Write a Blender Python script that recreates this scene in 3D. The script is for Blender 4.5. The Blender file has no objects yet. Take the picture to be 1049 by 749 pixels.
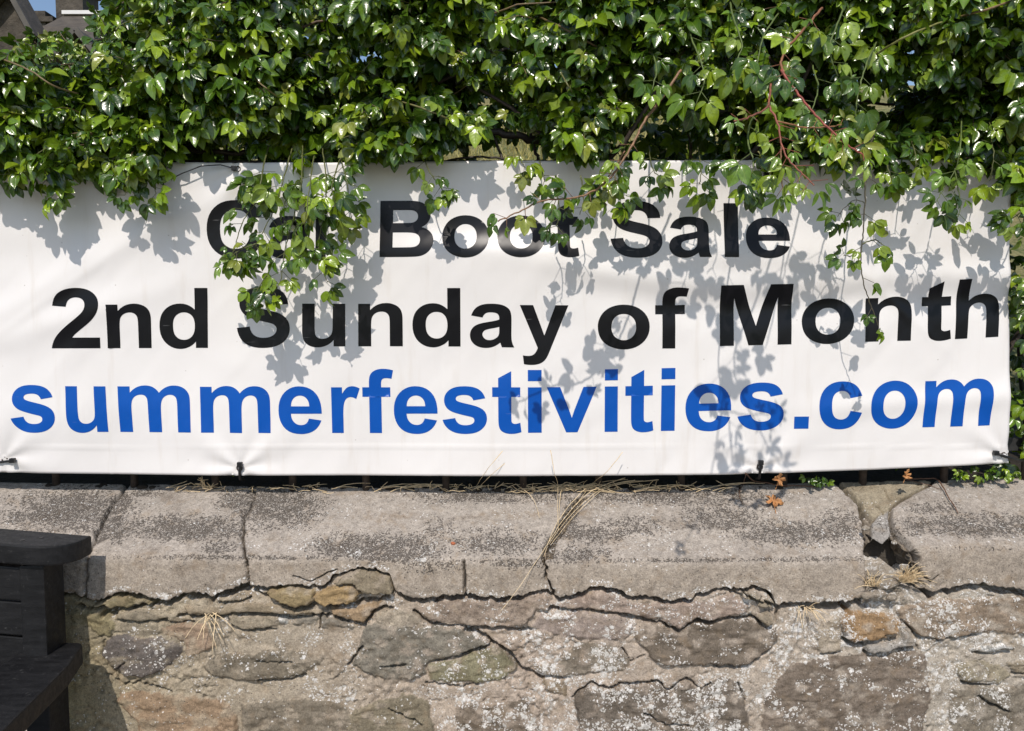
import bpy, bmesh, math, random
import numpy as np
from mathutils import Vector, Matrix

# ------------------------------------------------------------------ camera, sky, sun, exposure
S = bpy.context.scene
C = S.collection
CAM = np.array([0.0, -2.3, 1.5]); PIT = math.radians(4.0); F = 790.0
cd = bpy.data.cameras.new('camera'); cam = bpy.data.objects.new('camera', cd); C.objects.link(cam)
cam.location = CAM; cam.rotation_euler = (math.radians(90) - PIT, 0, 0)
cd.sensor_width = 36.0; cd.lens = 36.0 * F / 1049.0; cd.clip_start = 0.05; cd.clip_end = 2000
S.camera = cam
SUN = Vector((-0.13, -1.0, 1.2)).normalized()          # towards the sun
w = bpy.data.worlds.new('World'); S.world = w; w.use_nodes = True
nt = w.node_tree; bg = nt.nodes['Background']
sk = nt.nodes.new('ShaderNodeTexSky'); sk.sky_type = 'NISHITA'; sk.sun_disc = False
sk.sun_elevation = math.asin(SUN.z); sk.sun_rotation = math.atan2(SUN.x, SUN.y)
sk.air_density = 1.0; sk.dust_density = .9; sk.ozone_density = 1.2
nt.links.new(sk.outputs[0], bg.inputs[0]); bg.inputs[1].default_value = 0.108
sd = bpy.data.lights.new('sun', 'SUN'); sun = bpy.data.objects.new('sun', sd); C.objects.link(sun)
sd.energy = 3.0; sd.angle = math.radians(0.53); sd.color = (1.0, 0.925, 0.845)
sun.rotation_euler = SUN.to_track_quat('Z', 'Y').to_euler(); sun.location = (-1, -8, 9)
S.view_settings.view_transform = 'Standard'; S.view_settings.look = 'None'
S.view_settings.exposure = 0.33; S.view_settings.gamma = 1.0
try: S.cycles.max_bounces = 8
except Exception: pass

rng = np.random.default_rng(7); random.seed(7)

# ------------------------------------------------------------------ geometry of the view: points on real planes
SP, CP = math.sin(PIT), math.cos(PIT)
def P(u, v, Y):
    """world point on the plane y = Y seen at photo pixel (u, v)"""
    a = (np.asarray(u, float) - 524.5) / F; b = (374.5 - np.asarray(v, float)) / F
    dy = CP + b * SP; dz = -SP + b * CP
    t = (Y - CAM[1]) / dy
    return a * t, Y + 0 * t, CAM[2] + dz * t
def PV(u, v, Y): return Vector([float(c) for c in P(u, v, Y)])
def proj(X, Y, Z):
    ry = Y - CAM[1]; rz = Z - CAM[2]
    f = ry * CP - rz * SP; up = ry * SP + rz * CP
    return 524.5 + F * X / f, 374.5 - F * up / f
def pl(x, pts):
    p = np.array(pts, float); return np.interp(x, p[:, 0], p[:, 1])

# ------------------------------------------------------------------ noise
_T = np.random.default_rng(11).random((256, 256))
_T3 = np.random.default_rng(12).random((32, 32, 32))
def vn(x, y):
    x = np.asarray(x, float); y = np.asarray(y, float)
    xi = np.floor(x).astype(int); yi = np.floor(y).astype(int)
    fx = x - xi; fy = y - yi; fx = fx*fx*(3-2*fx); fy = fy*fy*(3-2*fy)
    a = _T[xi & 255, yi & 255]; b = _T[(xi+1) & 255, yi & 255]
    c = _T[xi & 255, (yi+1) & 255]; d = _T[(xi+1) & 255, (yi+1) & 255]
    return (a*(1-fx)+b*fx)*(1-fy) + (c*(1-fx)+d*fx)*fy
def fbm(x, y, o=4, g=0.5):
    s = 0; a = 1; n = 0
    for i in range(o):
        s = s + a * vn(x * 2**i + 17.3*i, y * 2**i + 41.7*i); n += a; a *= g
    return s / n
def vn3(x, y, z):
    xs = [np.asarray(q, float) for q in (x, y, z)]
    i = [np.floor(q).astype(int) for q in xs]; f = [q - j for q, j in zip(xs, i)]; f = [q*q*(3-2*q) for q in f]
    r = 0
    for dx in (0, 1):
        for dy in (0, 1):
            for dz in (0, 1):
                wgt = (f[0] if dx else 1-f[0])*(f[1] if dy else 1-f[1])*(f[2] if dz else 1-f[2])
                r = r + wgt * _T3[(i[0]+dx) & 31, (i[1]+dy) & 31, (i[2]+dz) & 31]
    return r
def sst(a, b, x):
    t = np.clip((x-a)/(b-a), 0, 1); return t*t*(3-2*t)

# ------------------------------------------------------------------ object helpers
def tag(o, label=None, cat=None, group=None, kind=None):
    if label: o['label'] = label
    if cat: o['category'] = cat
    if group: o['group'] = group
    if kind: o['kind'] = kind
    return o
def empty(name, loc=(0, 0, 0)):
    o = bpy.data.objects.new(name, None); o.location = loc; C.objects.link(o); o.empty_display_size = .05; return o
def mesh_obj(name, V, Fc, mat, parent=None, smooth=True, attrs=None, fmat=None):
    V = np.asarray(V, float)
    org = None
    if parent is not None:
        o_ = parent; org = np.zeros(3)
        while o_ is not None: org = org + np.array(o_.location); o_ = o_.parent
    else:
        org = np.array([V[:, 0].mean(), V[:, 1].mean(), V[:, 2].min()])
    me = bpy.data.meshes.new(name)
    if isinstance(Fc, np.ndarray):
        k = Fc.shape[1]; n = len(Fc)
        me.vertices.add(len(V)); me.vertices.foreach_set('co', (V - org).astype(np.float32).ravel())
        me.loops.add(n*k); me.loops.foreach_set('vertex_index', Fc.astype(np.int32).ravel())
        me.polygons.add(n); me.polygons.foreach_set('loop_start', np.arange(0, n*k, k, dtype=np.int32))
        me.polygons.foreach_set('loop_total', np.full(n, k, dtype=np.int32))
        me.update(calc_edges=True)
    else:
        me.from_pydata([tuple(p) for p in (V - org)], [], Fc); me.update()
    me.validate()
    if smooth: me.polygons.foreach_set('use_smooth', np.ones(len(me.polygons), dtype=bool))
    for k, (ty, dat) in (attrs or {}).items():
        at = me.attributes.new(k, ty, 'POINT')
        if ty == 'FLOAT': at.data.foreach_set('value', np.asarray(dat, np.float32).ravel())
        elif ty == 'FLOAT_VECTOR': at.data.foreach_set('vector', np.asarray(dat, np.float32).ravel())
        else: at.data.foreach_set('color', np.asarray(dat, np.float32).ravel())
    o = bpy.data.objects.new(name, me); C.objects.link(o)
    for m in (mat if isinstance(mat, (list, tuple)) else [mat]): me.materials.append(m)
    if parent is not None: o.parent = parent; o.location = (0, 0, 0)
    else: o.location = org
    return o
class MB:
    """collects pieces of one mesh"""
    def __init__(s): s.v = []; s.f = []
    def add(s, V, Fs):
        n = len(s.v); s.v += [tuple(map(float, p)) for p in V]; s.f += [tuple(i+n for i in f) for f in Fs]
    def tube(s, pts, r, n=7, cap=True):
        pts = [Vector(p) for p in pts]; N = len(pts)
        rr = r if hasattr(r, '__len__') else [r]*N
        V = []; up = Vector((0.31, 0.2, 0.93))
        for i, p in enumerate(pts):
            d = (pts[min(i+1, N-1)] - pts[max(i-1, 0)]).normalized()
            a = d.cross(up)
            if a.length < .05: a = d.cross(Vector((1, 0, 0)))
            a.normalize(); b = d.cross(a)
            for k in range(n):
                t = 2*math.pi*k/n; V.append(p + rr[i]*(math.cos(t)*a + math.sin(t)*b))
        Fs = [(i*n+k, i*n+(k+1) % n, (i+1)*n+(k+1) % n, (i+1)*n+k) for i in range(N-1) for k in range(n)]
        if cap: Fs += [tuple(range(n))[::-1], tuple((N-1)*n+k for k in range(n))]
        s.add(V, Fs); return s
    def box(s, x0, x1, y0, y1, z0, z1, shear=0.0, xr=0.0):
        V = [(x, y, z + shear*(x-xr)) for z in (z0, z1) for y in (y0, y1) for x in (x0, x1)]
        s.add(V, [(0,2,3,1),(4,5,7,6),(0,1,5,4),(2,6,7,3),(0,4,6,2),(1,3,7,5)]); return s
    def prism(s, pts, lo, hi):
        """pts 2-D plan outline (x,y); lo/hi: functions (x,y)->z"""
        n = len(pts); V = [(x, y, lo(x, y)) for x, y in pts] + [(x, y, hi(x, y)) for x, y in pts]
        s.add(V, [tuple(range(n))[::-1], tuple(range(n, 2*n))] + [(i, (i+1) % n, n+(i+1) % n, n+i) for i in range(n)]); return s
    def build(s, name, mat, parent=None, smooth=False, bevel=0, attrs=None):
        o = mesh_obj(name, np.array(s.v), s.f, mat, parent, smooth, attrs)
        bm = bmesh.new(); bm.from_mesh(o.data); bmesh.ops.recalc_face_normals(bm, faces=bm.faces)
        if bevel:
            bmesh.ops.bevel(bm, geom=[e for e in bm.edges if e.calc_face_angle(0) > .6], offset=bevel, segments=2, affect='EDGES', profile=.6)
        bm.to_mesh(o.data); bm.free()
        return o

# ------------------------------------------------------------------ materials
def newmat(name):
    m = bpy.data.materials.new(name); m.use_nodes = True; t = m.node_tree
    return m, t, t.nodes, t.links, t.nodes['Principled BSDF']
def nd(t, ty, **kw):
    n = t.nodes.new(ty)
    for k, v in kw.items():
        if k.startswith('i_'): n.inputs[int(k[2:]) if k[2:].isdigit() else k[2:]].default_value = v
        else: setattr(n, k, v)
    return n
def math_n(t, op, a, b=None, c=None):
    n = t.nodes.new('ShaderNodeMath'); n.operation = op
    for i, x in enumerate((a, b, c)):
        if x is None: continue
        if isinstance(x, (int, float)): n.inputs[i].default_value = x
        else: t.links.new(x, n.inputs[i])
    return n.outputs[0]
def mixc(t, fac, a, b, mode='MIX'):
    n = t.nodes.new('ShaderNodeMix'); n.data_type = 'RGBA'; n.blend_type = mode; n.clamp_factor = True
    for i, x in ((0, fac), (6, a), (7, b)):
        if isinstance(x, (int, float)): n.inputs[i].default_value = x
        elif isinstance(x, tuple): n.inputs[i].default_value = (*x, 1) if len(x) == 3 else x
        else: t.links.new(x, n.inputs[i])
    return n.outputs[2]
def rng_n(t, x, a, b, c=0.0, d=1.0, smooth=True):
    n = t.nodes.new('ShaderNodeMapRange'); n.interpolation_type = 'SMOOTHSTEP' if smooth else 'LINEAR'
    t.links.new(x, n.inputs[0])
    for i, q in enumerate((a, b, c, d)): n.inputs[i+1].default_value = q
    return n.outputs[0]
def coords(t):
    n = t.nodes.new('ShaderNodeNewGeometry'); return n.outputs['Position']
def noise(t, co, sc, det=4, rough=.6, out=0):
    n = nd(t, 'ShaderNodeTexNoise'); n.inputs['Scale'].default_value = sc; n.inputs['Detail'].default_value = det; n.inputs['Roughness'].default_value = rough
    t.links.new(co, n.inputs['Vector']); return n.outputs[out]
def voro(t, co, sc, feat='F1', out='Distance'):
    n = nd(t, 'ShaderNodeTexVoronoi'); n.feature = feat; n.inputs['Scale'].default_value = sc
    t.links.new(co, n.inputs['Vector']); return n.outputs[out]
def bump(t, h, strength, dist, prev=None):
    n = nd(t, 'ShaderNodeBump'); n.inputs['Strength'].default_value = strength; n.inputs['Distance'].default_value = dist
    t.links.new(h, n.inputs['Height'])
    if prev is not None: t.links.new(prev, n.inputs['Normal'])
    return n.outputs[0]
def simple(name, col, rough=.6, var=.25, sc=20, bs=.2, bd=.003, spec=.4, metal=0):
    m, t, N, L, b = newmat(name); co = coords(t)
    n1 = noise(t, co, sc, 6)
    f = rng_n(t, n1, .3, .7, 1-var, 1+var, False)
    cc = nd(t, 'ShaderNodeRGB'); cc.outputs[0].default_value = (*col, 1)
    vm = nd(t, 'ShaderNodeVectorMath', operation='SCALE'); L.new(cc.outputs[0], vm.inputs[0]); L.new(f, vm.inputs['Scale'])
    L.new(vm.outputs[0], b.inputs['Base Color']); b.inputs['Roughness'].default_value = rough
    b.inputs['Specular IOR Level'].default_value = spec; b.inputs['Metallic'].default_value = metal
    L.new(bump(t, noise(t, co, sc*4, 5), bs, bd), b.inputs['Normal'])
    return m
M = {}
def masonry():
    m, t, N, L, b = newmat('weathered_masonry'); co = coords(t)
    at = nd(t, 'ShaderNodeAttribute', attribute_name='tint'); li = nd(t, 'ShaderNodeAttribute', attribute_name='lichen'); ag = nd(t, 'ShaderNodeAttribute', attribute_name='grit')
    n1 = noise(t, co, 9, 8, .65); n2 = noise(t, co, 70, 6, .7); n3 = noise(t, co, 260, 4, .7); n0 = noise(t, co, 24, 5, .6)
    f = math_n(t, 'MULTIPLY', rng_n(t, n1, .3, .7, .86, 1.14, False), rng_n(t, n2, .3, .7, .72, 1.26, False))
    f = math_n(t, 'MULTIPLY', f, rng_n(t, n3, .3, .7, .62, 1.36, False))
    vm = nd(t, 'ShaderNodeVectorMath', operation='SCALE'); L.new(at.outputs['Color'], vm.inputs[0]); L.new(f, vm.inputs['Scale'])
    col = vm.outputs[0]
    st0 = noise(t, co, 15, 6, .7)
    col = mixc(t, rng_n(t, st0, .50, .68, 0, .50), col, mixc(t, 1.0, col, (.55, .50, .44), 'MULTIPLY'))
    # warm staining
    col = mixc(t, rng_n(t, n0, .52, .72, 0, .45), col, (.26, .19, .12), 'MIX')
    # dark pits
    pv = voro(t, co, 120); pr = voro(t, co, 120, out='Color')
    sp = nd(t, 'ShaderNodeSeparateColor'); L.new(pr, sp.inputs[0])
    pit = math_n(t, 'MULTIPLY', rng_n(t, pv, .16, .26, 1, 0), rng_n(t, sp.outputs[0], .80, .84))
    col = mixc(t, math_n(t, 'MULTIPLY', pit, .75), col, (.05, .042, .035))
    # exposed aggregate
    wob = mixc(t, .5, co, noise(t, co, 300, 2, .5, 1), 'ADD')
    gv = voro(t, co, 235); gc = voro(t, co, 235, out='Color'); gs = nd(t, 'ShaderNodeSeparateColor'); L.new(gc, gs.inputs[0])
    gcol = mixc(t, rng_n(t, gs.outputs[0], .35, .95), (.16, .135, .11), (.66, .61, .55))
    gcol = mixc(t, rng_n(t, gv, .25, .55), gcol, (.05, .042, .035))
    gn = math_n(t, 'MULTIPLY', ag.outputs['Fac'], rng_n(t, noise(t, co, 34, 8, .8), .36, .60, .15, 1.25, False))
    gm = math_n(t, 'GREATER_THAN', gn, math_n(t, 'ADD', .14, math_n(t, 'MULTIPLY', gs.outputs[1], .62)))
    col = mixc(t, math_n(t, 'MULTIPLY', gm, .74), col, gcol)
    # pale lichen blotches, two sizes
    dn = nd(t, 'ShaderNodeVectorMath', operation='MULTIPLY_ADD'); L.new(noise(t, co, 90, 3, .6, 1), dn.inputs[0]); dn.inputs[1].default_value = (.014,)*3; L.new(co, dn.inputs[2])
    v1 = voro(t, dn.outputs[0], 62); v1c = nd(t, 'ShaderNodeSeparateColor'); L.new(voro(t, dn.outputs[0], 62, out='Color'), v1c.inputs[0])
    v2 = voro(t, dn.outputs[0], 165); v2c = nd(t, 'ShaderNodeSeparateColor'); L.new(voro(t, dn.outputs[0], 165, out='Color'), v2c.inputs[0])
    clump = rng_n(t, noise(t, co, 17, 4, .6), .38, .62)
    lf = math_n(t, 'MULTIPLY', li.outputs['Fac'], math_n(t, 'MULTIPLY', 2.3, math_n(t, 'POWER', clump, 1.5)))
    m1 = math_n(t, 'MULTIPLY', rng_n(t, v1, .33, .42, 1, 0), math_n(t, 'GREATER_THAN', lf, math_n(t, 'ADD', .35, v1c.outputs[1])))
    m2 = math_n(t, 'MULTIPLY', rng_n(t, v2, .30, .5, 1, 0), math_n(t, 'GREATER_THAN', lf, math_n(t, 'ADD', .14, v2c.outputs[1])))
    v3 = voro(t, dn.outputs[0], 30); v3c = nd(t, 'ShaderNodeSeparateColor'); L.new(voro(t, dn.outputs[0], 30, out='Color'), v3c.inputs[0])
    m3 = math_n(t, 'MULTIPLY', rng_n(t, math_n(t, 'ADD', v3, math_n(t, 'MULTIPLY', math_n(t, 'SUBTRACT', n3, .5), .5)), .30, .38, 1, 0), math_n(t, 'GREATER_THAN', lf, math_n(t, 'ADD', .55, v3c.outputs[1])))
    lm = math_n(t, 'MAXIMUM', math_n(t, 'MAXIMUM', m1, m2), math_n(t, 'MULTIPLY', m3, .75))
    lm = math_n(t, 'MULTIPLY', lm, rng_n(t, n3, .35, .55, .7, 1))
    col = mixc(t, math_n(t, 'MULTIPLY', lm, .97), col, mixc(t, v2c.outputs[0], (.58, .56, .51), (.82, .80, .77)))
    L.new(col, b.inputs['Base Color']); b.inputs['Roughness'].default_value = .92; b.inputs['Specular IOR Level'].default_value = .2
    h = bump(t, n2, .6, .006); h = bump(t, n3, .85, .003, h)
    h = bump(t, math_n(t, 'MULTIPLY', math_n(t, 'SUBTRACT', 1.0, gv), gm), .9, .004, h); h = bump(t, lm, .5, .0012, h)
    L.new(h, b.inputs['Normal']); return m
M['masonry'] = masonry()

def leafmat(name, gloss=.25):
    m, t, N, L, b = newmat(name); co = coords(t)
    at = nd(t, 'ShaderNodeAttribute', attribute_name='tint'); lu = nd(t, 'ShaderNodeAttribute', attribute_name='blade')
    sx = nd(t, 'ShaderNodeSeparateXYZ'); L.new(lu.outputs['Vector'], sx.inputs[0])
    n1 = noise(t, co, 130, 3)
    vm = nd(t, 'ShaderNodeVectorMath', operation='SCALE'); L.new(at.outputs['Color'], vm.inputs[0]); L.new(rng_n(t, n1, .3, .7, .8, 1.2, False), vm.inputs['Scale'])
    ax = math_n(t, 'ABSOLUTE', sx.outputs[0])
    rib = rng_n(t, ax, .0, .10, 1, 0)
    vein = math_n(t, 'SINE', math_n(t, 'MULTIPLY', math_n(t, 'SUBTRACT', sx.outputs[1], math_n(t, 'MULTIPLY', ax, .28)), 44.0))
    col = mixc(t, math_n(t, 'MULTIPLY', rib, .45), vm.outputs[0], (.22, .30, .06))
    L.new(col, b.inputs['Base Color']); b.inputs['Roughness'].default_value = gloss; b.inputs['Specular IOR Level'].default_value = .72
    h = bump(t, vein, .07, .0007); h = bump(t, math_n(t, 'SUBTRACT', 1.0, rib), .35, .0010, h); L.new(h, b.inputs['Normal'])
    tr = N.new('ShaderNodeBsdfTranslucent'); tc = mixc(t, .55, col, (.25, .38, .03), 'MIX'); L.new(tc, tr.inputs[0]); L.new(h, tr.inputs[1])
    mx = N.new('ShaderNodeMixShader'); mx.inputs[0].default_value = .15; L.new(b.outputs[0], mx.inputs[1]); L.new(tr.outputs[0], mx.inputs[2])
    L.new(mx.outputs[0], N['Material Output'].inputs[0]); return m
M['leaf'] = leafmat('glossy_leaf')

def barkmat():
    m, t, N, L, b = newmat('bark'); co = coords(t)
    at = nd(t, 'ShaderNodeAttribute', attribute_name='tint')
    vm = nd(t, 'ShaderNodeVectorMath', operation='SCALE'); L.new(at.outputs['Color'], vm.inputs[0]); L.new(rng_n(t, noise(t, co, 90, 5), .3, .7, .6, 1.4, False), vm.inputs['Scale'])
    L.new(vm.outputs[0], b.inputs['Base Color']); b.inputs['Roughness'].default_value = .55
    L.new(bump(t, noise(t, co, 220, 3), .4, .002), b.inputs['Normal']); return m
M['bark'] = barkmat()

def vinyl():
    m, t, N, L, b = newmat('white_vinyl'); co = coords(t)
    n1 = noise(t, co, 3.5, 5, .6); n2 = noise(t, co, 40, 6, .7)
    col = mixc(t, rng_n(t, n1, .45, .75, 0, .5), (.765, .742, .722), (.70, .675, .65))
    # faint grime speckle
    st = nd(t, 'ShaderNodeMapping'); st.inputs['Scale'].default_value = (26, 26, 3); L.new(co, st.inputs[0])
    streak = noise(t, st.outputs[0], 1.0, 4, .6)
    col = mixc(t, rng_n(t, streak, .54, .8, 0, .34), col, (.60, .54, .47))
    v = voro(t, co, 26); vc = nd(t, 'ShaderNodeSeparateColor'); L.new(voro(t, co, 26, out='Color'), vc.inputs[0])
    spk = math_n(t, 'MULTIPLY', rng_n(t, v, .03, .07, 1, 0), rng_n(t, vc.outputs[0], .72, .76))
    col = mixc(t, math_n(t, 'MULTIPLY', spk, .45), col, (.25, .2, .16))
    L.new(col, b.inputs['Base Color']); L.new(rng_n(t, n2, .3, .7, .30, .42), b.inputs['Roughness']); b.inputs['Specular IOR Level'].default_value = .5
    wv = noise(t, co, 420, 2); L.new(bump(t, wv, .12, .0006), b.inputs['Normal']); return m
M['vinyl'] = vinyl()
def ink(name, col, c2):
    m, t, N, L, b = newmat(name); co = coords(t)
    n1 = noise(t, co, 6, 5)
    c = mixc(t, rng_n(t, n1, .4, .75, 0, .6), col, c2)
    # hair-fine scuffs in the film
    mp = nd(t, 'ShaderNodeMapping'); mp.inputs['Rotation'].default_value = (0, .25, 0); mp.inputs['Scale'].default_value = (9, 9, 240); L.new(co, mp.inputs[0])
    s = rng_n(t, noise(t, mp.outputs[0], 1.0, 2, .5), .745, .765, 0, .22)
    c = mixc(t, s, c, (.5, .5, .5))
    L.new(c, b.inputs['Base Color']); b.inputs['Roughness'].default_value = .33; b.inputs['Specular IOR Level'].default_value = .30
    return m
M['black_ink'] = ink('black_film', (.0035, .0035, .005), (.006, .006, .009))
M['blue_ink'] = ink('blue_film', (.001, .076, .38), (.002, .090, .43))
M['black_plastic'] = simple('black_plastic', (.012, .012, .013), .4, .2, 60, .1, .0005)
def paint():
    m, t, N, L, b = newmat('worn_black_paint'); co = coords(t)
    mp = nd(t, 'ShaderNodeMapping'); mp.inputs['Scale'].default_value = (12, 60, 60); L.new(co, mp.inputs[0])
    g = noise(t, mp.outputs[0], 1.0, 6, .65); n2 = noise(t, co, 55, 6, .75)
    c = mixc(t, rng_n(t, g, .35, .7, 0, 1), (.0045, .0046, .0052), (.013, .013, .014))
    c = mixc(t, rng_n(t, n2, .60, .70, 0, .45), c, (.10, .097, .093))
    L.new(c, b.inputs['Base Color']); L.new(rng_n(t, n2, .3, .7, .45, .7), b.inputs['Roughness']); b.inputs['Specular IOR Level'].default_value = .32
    h = bump(t, g, .35, .002); L.new(bump(t, n2, .25, .001, h), b.inputs['Normal']); return m
M['paint'] = paint()
M['steel'] = simple('rusty_grey_steel', (.055, .042, .035), .6, .5, 60, .4, .002)
M['rail'] = simple('dark_rail_paint', (.03, .03, .03), .5, .3, 60, .3, .001)
M['soil'] = simple('soil', (.030, .023, .016), .95, .4, 12, .8, .02)
M['straw'] = simple('straw', (.74, .58, .36), .6, .35, 70, .1, .001)
M['dead_leaf'] = simple('dead_leaf', (.40, .19, .07), .6, .5, 60, .4, .001)
M['slate'] = simple('slate_roof', (.078, .066, .052), .7, .3, 3, .5, .05)
M['housestone'] = simple('house_stone', (.070, .060, .048), .9, .5, 2.5, .6, .08)
M['white_trim'] = simple('white_trim', (.7, .7, .68), .6, .05, 3, .05, .01)
M['redbrick'] = simple('red_render', (.42, .13, .07), .85, .15, 3, .3, .02)
M['glass'] = simple('dark_glass', (.02, .025, .03), .1, .1, 3, .02, .01, spec=.6)
def grassmat():
    m, t, N, L, b = newmat('dry_grass_bank'); co = coords(t)
    n1 = noise(t, co, 1.2, 5); n2 = noise(t, co, 22, 6, .75)
    c = mixc(t, rng_n(t, n1, .35, .65), (.17, .15, .055), (.07, .10, .025)); c = mixc(t, rng_n(t, n2, .4, .65, 0, .8), c, (.30, .26, .12))
    L.new(c, b.inputs['Base Color']); b.inputs['Roughness'].default_value = .95; L.new(bump(t, n2, .9, .03), b.inputs['Normal']); return m
M['grass'] = grassmat()
M['paving'] = simple('paving_concrete', (.42, .385, .34), .9, .15, 14, .4, .003)
M['asphalt'] = simple('asphalt', (.13, .122, .112), .9, .25, 60, .6, .004)

# ------------------------------------------------------------------ ground, pavement
GS = -0.096                                   # the street falls to the right
def ground_z(x): return -0.10 + GS * np.clip(x, -7, 7)
def terrain_z(x, y):
    front = ground_z(x) - .06
    bank = .90 + .055*sst(.9, 1.3, y) + .5*np.clip(y-1.1, 0, 7.2) + .035*np.clip(y-8.3, 0, 60) + .10*(fbm(x*.7, y*.7)-.5)*sst(1.2, 3, y)
    return np.where(y > -.02, bank, front)
xs = np.concatenate([np.linspace(-400, -20, 14), np.linspace(-18, 18, 90), np.linspace(20, 400, 14)])
ys = np.concatenate([np.linspace(-400, -14, 12), np.linspace(-12, -.12, 20), [-.10, .02], np.linspace(.1, 12, 70), np.linspace(14, 60, 20), np.linspace(80, 400, 8)])
XX, YY = np.meshgrid(xs, ys); ZZ = terrain_z(XX, YY)
def gridfaces(nr, nc):
    i = np.arange(nr*nc).reshape(nr, nc)
    return np.stack([i[:-1, :-1], i[:-1, 1:], i[1:, 1:], i[1:, :-1]], -1).reshape(-1, 4)
g = mesh_obj('ground', np.stack([XX, YY, ZZ], -1).reshape(-1, 3), gridfaces(len(ys), len(xs)), M['grass']); tag(g, kind='structure')
b_ = MB()
for i in range(-12, 12):
    for j in range(3):
        x0 = i*.6; y1 = -.20 - j*.6; z = [float(ground_z(q)) for q in (x0+.004, x0+.596)]
        V = [(x0+.004, y1-.596, z[0]-.06), (x0+.596, y1-.596, z[1]-.06), (x0+.596, y1, z[1]-.06), (x0+.004, y1, z[0]-.06)]
        V += [(a, c, d+.06) for a, c, d in V]
        b_.add(V, [(0,3,2,1),(4,5,6,7),(0,1,5,4),(1,2,6,5),(2,3,7,6),(3,0,4,7)])
tag(b_.build('pavement', M['paving']), kind='structure')
tag(mesh_obj('soil_bed', np.array([(-6, .06, .945), (6, .06, .945), (6, 1.25, .985), (-6, 1.25, .985)]), [(0,1,2,3)], M['soil']), kind='structure')
xr = np.linspace(-60, 60, 120); yr = np.array([-9.0, -2.02])
XX, YY = np.meshgrid(xr, yr)
tag(mesh_obj('road', np.stack([XX, YY, ground_z(XX)-.05], -1).reshape(-1, 3), gridfaces(2, 120), M['asphalt']), kind='structure')

bl = []; bf = []
for i in range(5200):
    x = random.uniform(-2.2, 2.6); y = random.uniform(2.6, 6.4); z = float(terrain_z(np.array(x), np.array(y))); h_ = random.uniform(.10, .26); a = random.uniform(0, 6.28); lx, ly = random.uniform(-.12, .12), random.uniform(-.14, .04)
    wx, wy = .005*math.cos(a), .005*math.sin(a); n0 = len(bl)
    bl += [(x-wx, y-wy, z-.01), (x+wx, y+wy, z-.01), (x+wx*.7+lx*.4, y+wy*.7+ly*.4, z+h_*.6), (x-wx*.7+lx*.4, y-wy*.7+ly*.4, z+h_*.6), (x+lx, y+ly, z+h_)]
    bf += [(n0, n0+1, n0+2, n0+3), (n0+3, n0+2, n0+4)]
M['bank_blade'] = simple('bank_blade', (.34, .30, .10), .6, .5, 2.5, .1, .001)
tag(mesh_obj('bank_grass', bl, bf, M['bank_blade'], smooth=False), 'sun-dried yellow green grass on the bank seen through the hedge', 'grass', kind='stuff')

# ------------------------------------------------------------------ stone wall: traced stones as relief
FACE = -.238                                   # plane of the rubble face
TV = [(-900, 490), (0, 494), (175, 497), (350, 499.5), (550, 501), (680, 499), (860, 494), (1049, 490), (1900, 488)]
NV = [(-900, 570), (100, 571), (345, 573), (515, 576), (680, 577), (880, 576), (905, 570), (930, 562), (1049, 560), (1900, 560)]
BV = [(-900, 606), (60, 606), (68, 606), (86, 612), (106, 614), (119, 608), (132, 605), (150, 610.5), (172, 614), (186, 609), (200, 608), (216, 611), (232, 606), (250, 598), (258, 601), (286, 600), (310, 599), (332, 600), (340, 591), (352, 586), (367, 581), (385, 583), (400, 588), (405, 606), (421, 613),
      (440, 612), (455, 609), (466, 611), (479, 609), (500, 611), (510, 612), (530, 609), (544, 607), (560, 601), (565, 606), (573, 612), (590, 608), (607, 601), (625, 601), (637, 605), (649, 611), (668, 611), (685, 614), (705, 613), (720, 608), (733, 603), (750, 603), (773, 601), (785, 606), (793, 611), (795, 619), (812, 618), (829, 617), (850, 618), (870, 615), (889, 613),
      (892, 600), (925, 598), (940, 600), (955, 606), (972, 603), (988, 600), (1004, 598), (1025, 602), (1049, 604), (1200, 604), (1900, 604)]
GAP = [(-900, 5), (60, 4), (100, 3), (130, 5), (160, 6), (200, 7), (250, 9), (270, 4), (330, 2), (400, 3), (430, 6), (480, 7), (540, 5), (600, 4.5), (640, 4), (720, 4), (790, 4), (796, 11), (850, 11), (888, 9), (893, 2), (935, 4), (945, 9), (1000, 7), (1049, 10), (1900, 8)]
R_ = lambda r, g_, b_: (r, g_, b_)
OL, TAN, GREY, DK, BRN, ORG, PINK, PALE, CREAM, PURP = (.23,.19,.10), (.28,.235,.165), (.23,.205,.165), (.15,.125,.10), (.20,.155,.115), (.36,.22,.10), (.34,.27,.21), (.34,.32,.29), (.38,.32,.24), (.150,.130,.118)
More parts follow.
